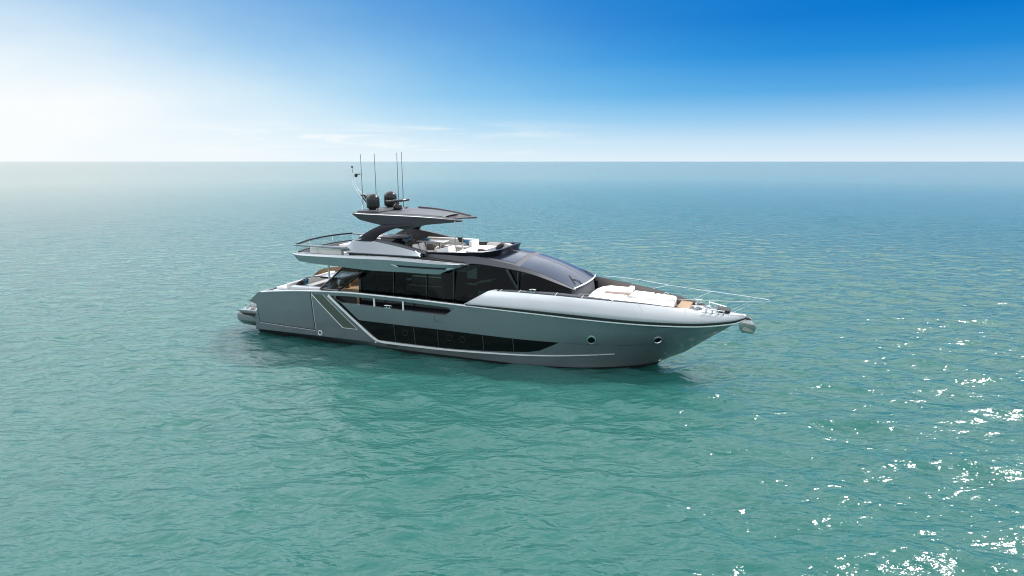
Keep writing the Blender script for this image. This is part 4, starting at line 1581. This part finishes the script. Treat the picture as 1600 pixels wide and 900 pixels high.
for pts in ([(-3.3, -0.9), (-2.3, -0.9)], [(-3.3, 0.75), (-2.3, 0.75)]):
    mb = MB()
    mb.tube([(pts[0][0], pts[0][1], 3.742), (pts[1][0], pts[1][1], 3.742)], 0.012, 6)
    mb.build('cushion_seam', M['grey_cushion'], yacht)
MB().box(-3.15, -1.75, -0.30, 0.18, 3.735, 3.765).build('pad_tray', M['walnut'], yacht)
MB().box(-1.85, 0.85, -0.2, 0.1, 3.11, 3.30).build('lounge_channel', M['mid_grey'], yacht)
MB().plate([(0.92, 1.22), (1.55, 0.98), (1.55, -0.98), (0.92, -1.22)], 3.12, 3.36).build('bow_teak_pad', M['teak'], yacht, bevel=0.01)
MB().plate([(1.68, -0.15), (2.45, -0.15), (2.45, -0.6), (1.68, -0.8)], 3.12, 3.26).build('chain_locker_hatch', M['gelcoat'], yacht, bevel=0.03)
for v in (0.30, -0.05):
    w = MB().lathe((2.0 + 0.5 * (v < 0.1), v, 3.11), [(0.17, 0), (0.17, 0.05), (0.11, 0.08), (0.09, 0.2), (0.14, 0.25), (0.14, 0.30), (0.06, 0.32)], 18).build('windlass', M['chrome'], yacht)
    MB().box(1.85 + 0.5 * (v < 0.1), 2.15 + 0.5 * (v < 0.1), v + 0.17, v + 0.33, 3.11, 3.26).build('chain_stopper', M['chrome'], w)
mb = MB()
for i in range(12):
    u = 2.2 + i * 0.1
    mb.tube([(u + 0.055 * math.cos(t), 0.15 + (0.028 if i % 2 else 0.0) * math.sin(t), 3.15 + (0.0 if i % 2 else 0.028) * math.sin(t)) for t in np.linspace(0, 2 * math.pi, 9)[:-1]], 0.012, 5, closed=True)
mb.build('anchor_chain', M['chrome'], yacht)
MB().hexa([(2.95, -0.42, 3.20), (3.6, -0.32, 3.16), (3.6, 0.32, 3.16), (2.95, 0.42, 3.20)], [(2.95, -0.42, 3.36), (3.6, -0.32, 3.30), (3.6, 0.32, 3.30), (2.95, 0.42, 3.36)]).build('bow_hatch_cover', M['dark_fabric'], yacht, bevel=0.03)
for s in (1, -1):
    cleat(1.9, 0.78 * s, 3.40, L=0.2)
    m = MB()
    for i, u in enumerate((2.45, 2.75, 3.05, 3.3)):
        v = (cap_o(u) + 0.0) * s
        m.tube([(u, v, z_co(u) - 0.02), (u, v, z_co(u) + 0.2)], 0.035, 8)
    m.tube([(2.4, cap_o(2.4) * s, z_co(2.4) + 0.2), (3.35, cap_o(3.35) * s, z_co(3.35) + 0.2)], 0.03, 8)
    m.tube([(2.4, (cap_o(2.4) + 0.03) * s, z_co(2.4) - 0.14), (3.0, (cap_o(3.0) + 0.03) * s, z_co(3.0) - 0.12)], 0.025, 8)
    m.build('mooring_fairlead', M['chrome'], yacht)

# pulpit rail
rv = pchip([-3.9, -2.5, 0.4, 2.8, 4.2, 5.2], [2.72, 2.45, 1.72, 1.10, 0.72, 0.40])
rz = pchip([-3.9, -3.2, -2.4, 0.4, 2.8, 5.2], [4.14, 4.16, 4.16, 4.02, 3.96, 3.92])
P = [(u, rv(u), rz(u)) for u in np.linspace(-3.9, 5.2, 30)]
P = P + [(5.45, 0.24, 3.915), (5.53, 0.0, 3.91), (5.45, -0.24, 3.915)] + [(u, -v, z) for u, v, z in P[::-1]]
pr = MB().tube(P, 0.0105, 8).build('pulpit_rail', M['chrome'], yacht)
for u0, u1 in ((-1.0, 0.1), (1.4, 2.5), (3.5, 4.9)):
    for s in (1, -1):
        MB().tube([(u0, (cap_o(u0) - 0.1) * s, z_co(u0) + 0.02), (u1, rv(u1) * s, rz(u1))], 0.008, 6).build('rail_stanchion', M['chrome'], pr)
# foredeck handhold loops on the bulwark lining
mb = MB()
for s in (1, -1):
    v = (cap_i(0.0) - 0.08)
    mb.tube([(0.0 + 0.14 * math.cos(t), (v - 0.03) * s, 3.55 + 0.10 * math.sin(t)) for t in np.linspace(0, math.pi, 10)], 0.014, 6)
    mb.lathe((1.75, (cap_i(1.75) - 0.14) * s, 3.30), [(0.05, 0), (0.06, 0.03), (0.04, 0.06)], 10)
mb.build('bulwark_handhold', M['satin'], yacht)

# polished anchor stowed on the stem
an = MB()
prof = [(4.02, 2.58), (4.30, 2.78), (4.52, 2.86), (4.80, 2.70), (4.93, 2.45), (4.84, 2.18), (4.70, 2.10), (4.45, 2.14), (4.22, 2.10), (4.10, 2.30)]
an.prism(prof, -0.05, 0.05)
ao = an.build('anchor', M['anchor_steel'], yacht, bevel=0.015)
mb = MB()
for s in (1, -1):
    mb.hexa([(4.15, 0.05 * s, 2.28), (4.85, 0.05 * s, 2.20), (4.80, 0.05 * s, 2.10), (4.2, 0.05 * s, 2.12)], [(4.25, 0.36 * s, 2.40), (4.60, 0.30 * s, 2.30), (4.58, 0.30 * s, 2.24), (4.27, 0.36 * s, 2.32)])
mb.build('anchor_fluke', M['anchor_steel'], ao, bevel=0.012)
mb = MB()
mb.prism([(3.55, 3.02), (4.55, 2.98), (4.70, 2.88), (4.4, 2.84), (3.8, 2.80)], -0.14, 0.14)
mb.build('bow_roller', M['dark_grey'], yacht, bevel=0.02)

# ------------------------------------------------------------------ lettering on the flybridge wing
def lettering(text, u0, z0, size, shear, parent):
    cu = bpy.data.curves.new('lettering', 'FONT')
    cu.body = text
    cu.size = size
    cu.shear = shear
    cu.extrude = 0.004
    cu.space_character = 1.12
    tmp = bpy.data.objects.new('lettering_source', cu)
    scene.collection.objects.link(tmp)
    dg = bpy.context.evaluated_depsgraph_get()
    me_ = bpy.data.meshes.new_from_object(tmp.evaluated_get(dg))
    bpy.data.objects.remove(tmp)
    me_.name = 'lettering'
    for vtx in me_.vertices:
        x, y, zz = vtx.co
        u, z = u0 + x, z0 + y + 0.01 * x
        vtx.co = (u, -(wing_v(u, z) + 0.006 + zz), z)
    me_.materials.clear()
    me_.materials.append(M['letter'])
    o = bpy.data.objects.new('lettering', me_)
    scene.collection.objects.link(o)
    o.parent = parent


lettering("Riva", -18.30, 5.13, 0.30, 0.35, wg)
lettering("100' CORSARO", -17.50, 5.12, 0.17, 0.0, wg)

# ------------------------------------------------------------------ loose things on board
def place(root, u, v, z, rot=0.0):
    root.location = onboard(u, v, z)
    root.rotation_euler = (YM.to_3x3() @ Matrix.Rotation(rot, 3, 'Z')).to_euler()


tb = thing('dining_table', 'white topped dining table under the dark hardtop on the flybridge', 'table')
place(tb, -14.35, -0.75, 5.165)
MB().plate([(-0.95, 0.40), (-0.85, 0.48), (0.85, 0.48), (0.95, 0.40), (0.95, -0.40), (0.85, -0.48), (-0.85, -0.48), (-0.95, -0.40)], 0.86, 0.91).build('table_top', M['gelcoat'], tb, bevel=0.015)
for u in (-0.5, 0.5):
    MB().lathe((u, 0, 0), [(0.2, 0), (0.2, 0.03), (0.05, 0.06), (0.05, 0.86)], 14).build('table_leg', M['chrome'], tb)


def chair(label):
    c = thing('deck_chair', label, 'chair', group='grey deck chairs round the flybridge table')
    MB().box(-0.24, 0.24, -0.25, 0.25, 0.42, 0.48).build('seat', M['grey_cushion'], c, bevel=0.02)
    MB().hexa([(-0.25, -0.25, 0.50), (-0.21, -0.25, 0.50), (-0.21, 0.25, 0.50), (-0.25, 0.25, 0.50)], [(-0.33, -0.24, 0.86), (-0.29, -0.24, 0.86), (-0.29, 0.24, 0.86), (-0.33, 0.24, 0.86)]).build('backrest', M['bulwark_lining'], c, bevel=0.012)
    for a in (-0.22, 0.22):
        for b in (-0.23, 0.23):
            MB().tube([(a, b, 0), (a, b, 0.43)], 0.016, 6).build('leg', M['chrome'], c)
    for b in (-0.23, 0.23):
        MB().tube([(-0.22, b, 0.40), (-0.30, b, 0.84)], 0.014, 6).build('back_post', M['chrome'], c)
    return c


c1 = chair('grey deck chair with its back to the viewer before the white flybridge table')
place(c1, -13.95, 0.02, 5.165, -math.pi / 2 + math.pi)
c2 = chair('grey deck chair beside the black wet bar behind the flybridge table')
place(c2, -15.35, -0.55, 5.165, 0)


def pillow(label, u, v, z, mat, size=0.46, tilt=0.5, rot=0.0, group=None):
    n = 8
    m = MB()
    top, bot = [], []
    for i in range(n + 1):
        rt, rb = [], []
        for j in range(n + 1):
            x, y = i / n * 2 - 1, j / n * 2 - 1
            h = 0.26 * ((1 - x ** 4) * (1 - y ** 4)) ** 0.6
            k = 1 - 0.06 * (x * x * (1 - y * y) + y * y * (1 - x * x))
            rt.append((x * size / 2 * (1 - 0.07 * (1 - y * y)), y * size / 2 * (1 - 0.07 * (1 - x * x)), h * size))
            rb.append((rt[-1][0], rt[-1][1], -h * size * 0.9))
        top.append(rt)
        bot.append(rb)
    m.loft(top)
    m.loft(bot)
    o = m.build('pillow', mat, None, angle=70)
    tag(o, label, 'pillow', group)
    o.location = onboard(u, v, z)
    o.rotation_euler = (Matrix.Rotation(YROT + rot, 4, 'Z') @ Matrix.Rotation(tilt, 4, 'Y')).to_euler()
    return o


G = 'loose pillows on the flybridge seating'
pillow('dark brown pillow lying on the white flybridge sun pad nearest the camera', -9.95, 1.50, 5.93, M['dark_fabric'], 0.56, 0.22, 0.5, G)
pillow('dark pillow leaning on the grey seat back at the front of the flybridge', -9.62, -0.35, 5.98, M['dark_fabric'], 0.60, -0.6, 0.25, G)
pillow('dark pillow on the far white sofa behind the hardtop poles', -12.9, -1.80, 6.05, M['dark_fabric'], 0.42, 0.9, 1.4, G)
pillow('pale blue pillow on the far white sofa beside the hardtop poles', -12.35, -1.70, 5.92, M['blue_fabric'], 0.46, 0.8, 1.2, G)
pillow('dark blue pillow on the white stern sofa under the overhang', -22.72, 1.75, 3.24, M['dark_fabric'], 0.5, -0.9, 0.1, 'loose pillows on the stern sofa')
pillow('light blue pillow on the white stern sofa under the overhang', -22.74, 1.25, 3.26, M['blue_fabric'], 0.5, -0.95, 0.0, 'loose pillows on the stern sofa')

ct = thing('cockpit_table', 'broad white cockpit table with dark edge between stern sofa and cabin door', 'table')
place(ct, -21.4, -0.75, 2.47)
MB().plate([(-0.85, 1.0), (0.85, 1.0), (0.85, -1.0), (-0.85, -1.0)], 0.98, 1.04).build('table_top', M['gelcoat'], ct, bevel=0.015)
MB().plate([(-0.87, 1.02), (0.87, 1.02), (0.87, -1.02), (-0.87, -1.02)], 0.90, 0.975).build('table_edge', M['matt_black'], ct)
for v in (-0.7, 0.7):
    MB().box(-0.2, 0.2, v - 0.06, v + 0.06, 0.0, 0.90).build('table_leg', M['walnut'], ct)

tw = MB()
tw.box(-0.22, 0.22, -0.14, 0.14, 0.0, 0.05)
tw.box(-0.20, 0.20, -0.12, 0.12, 0.05, 0.09)
two = tw.build('folded_towel', M['blue_fabric'], None, bevel=0.018, seg=2)
tag(two, 'small folded blue towel on the aft end of the white flybridge table', 'towel')
place(two, -14.85, -0.85, 6.077)
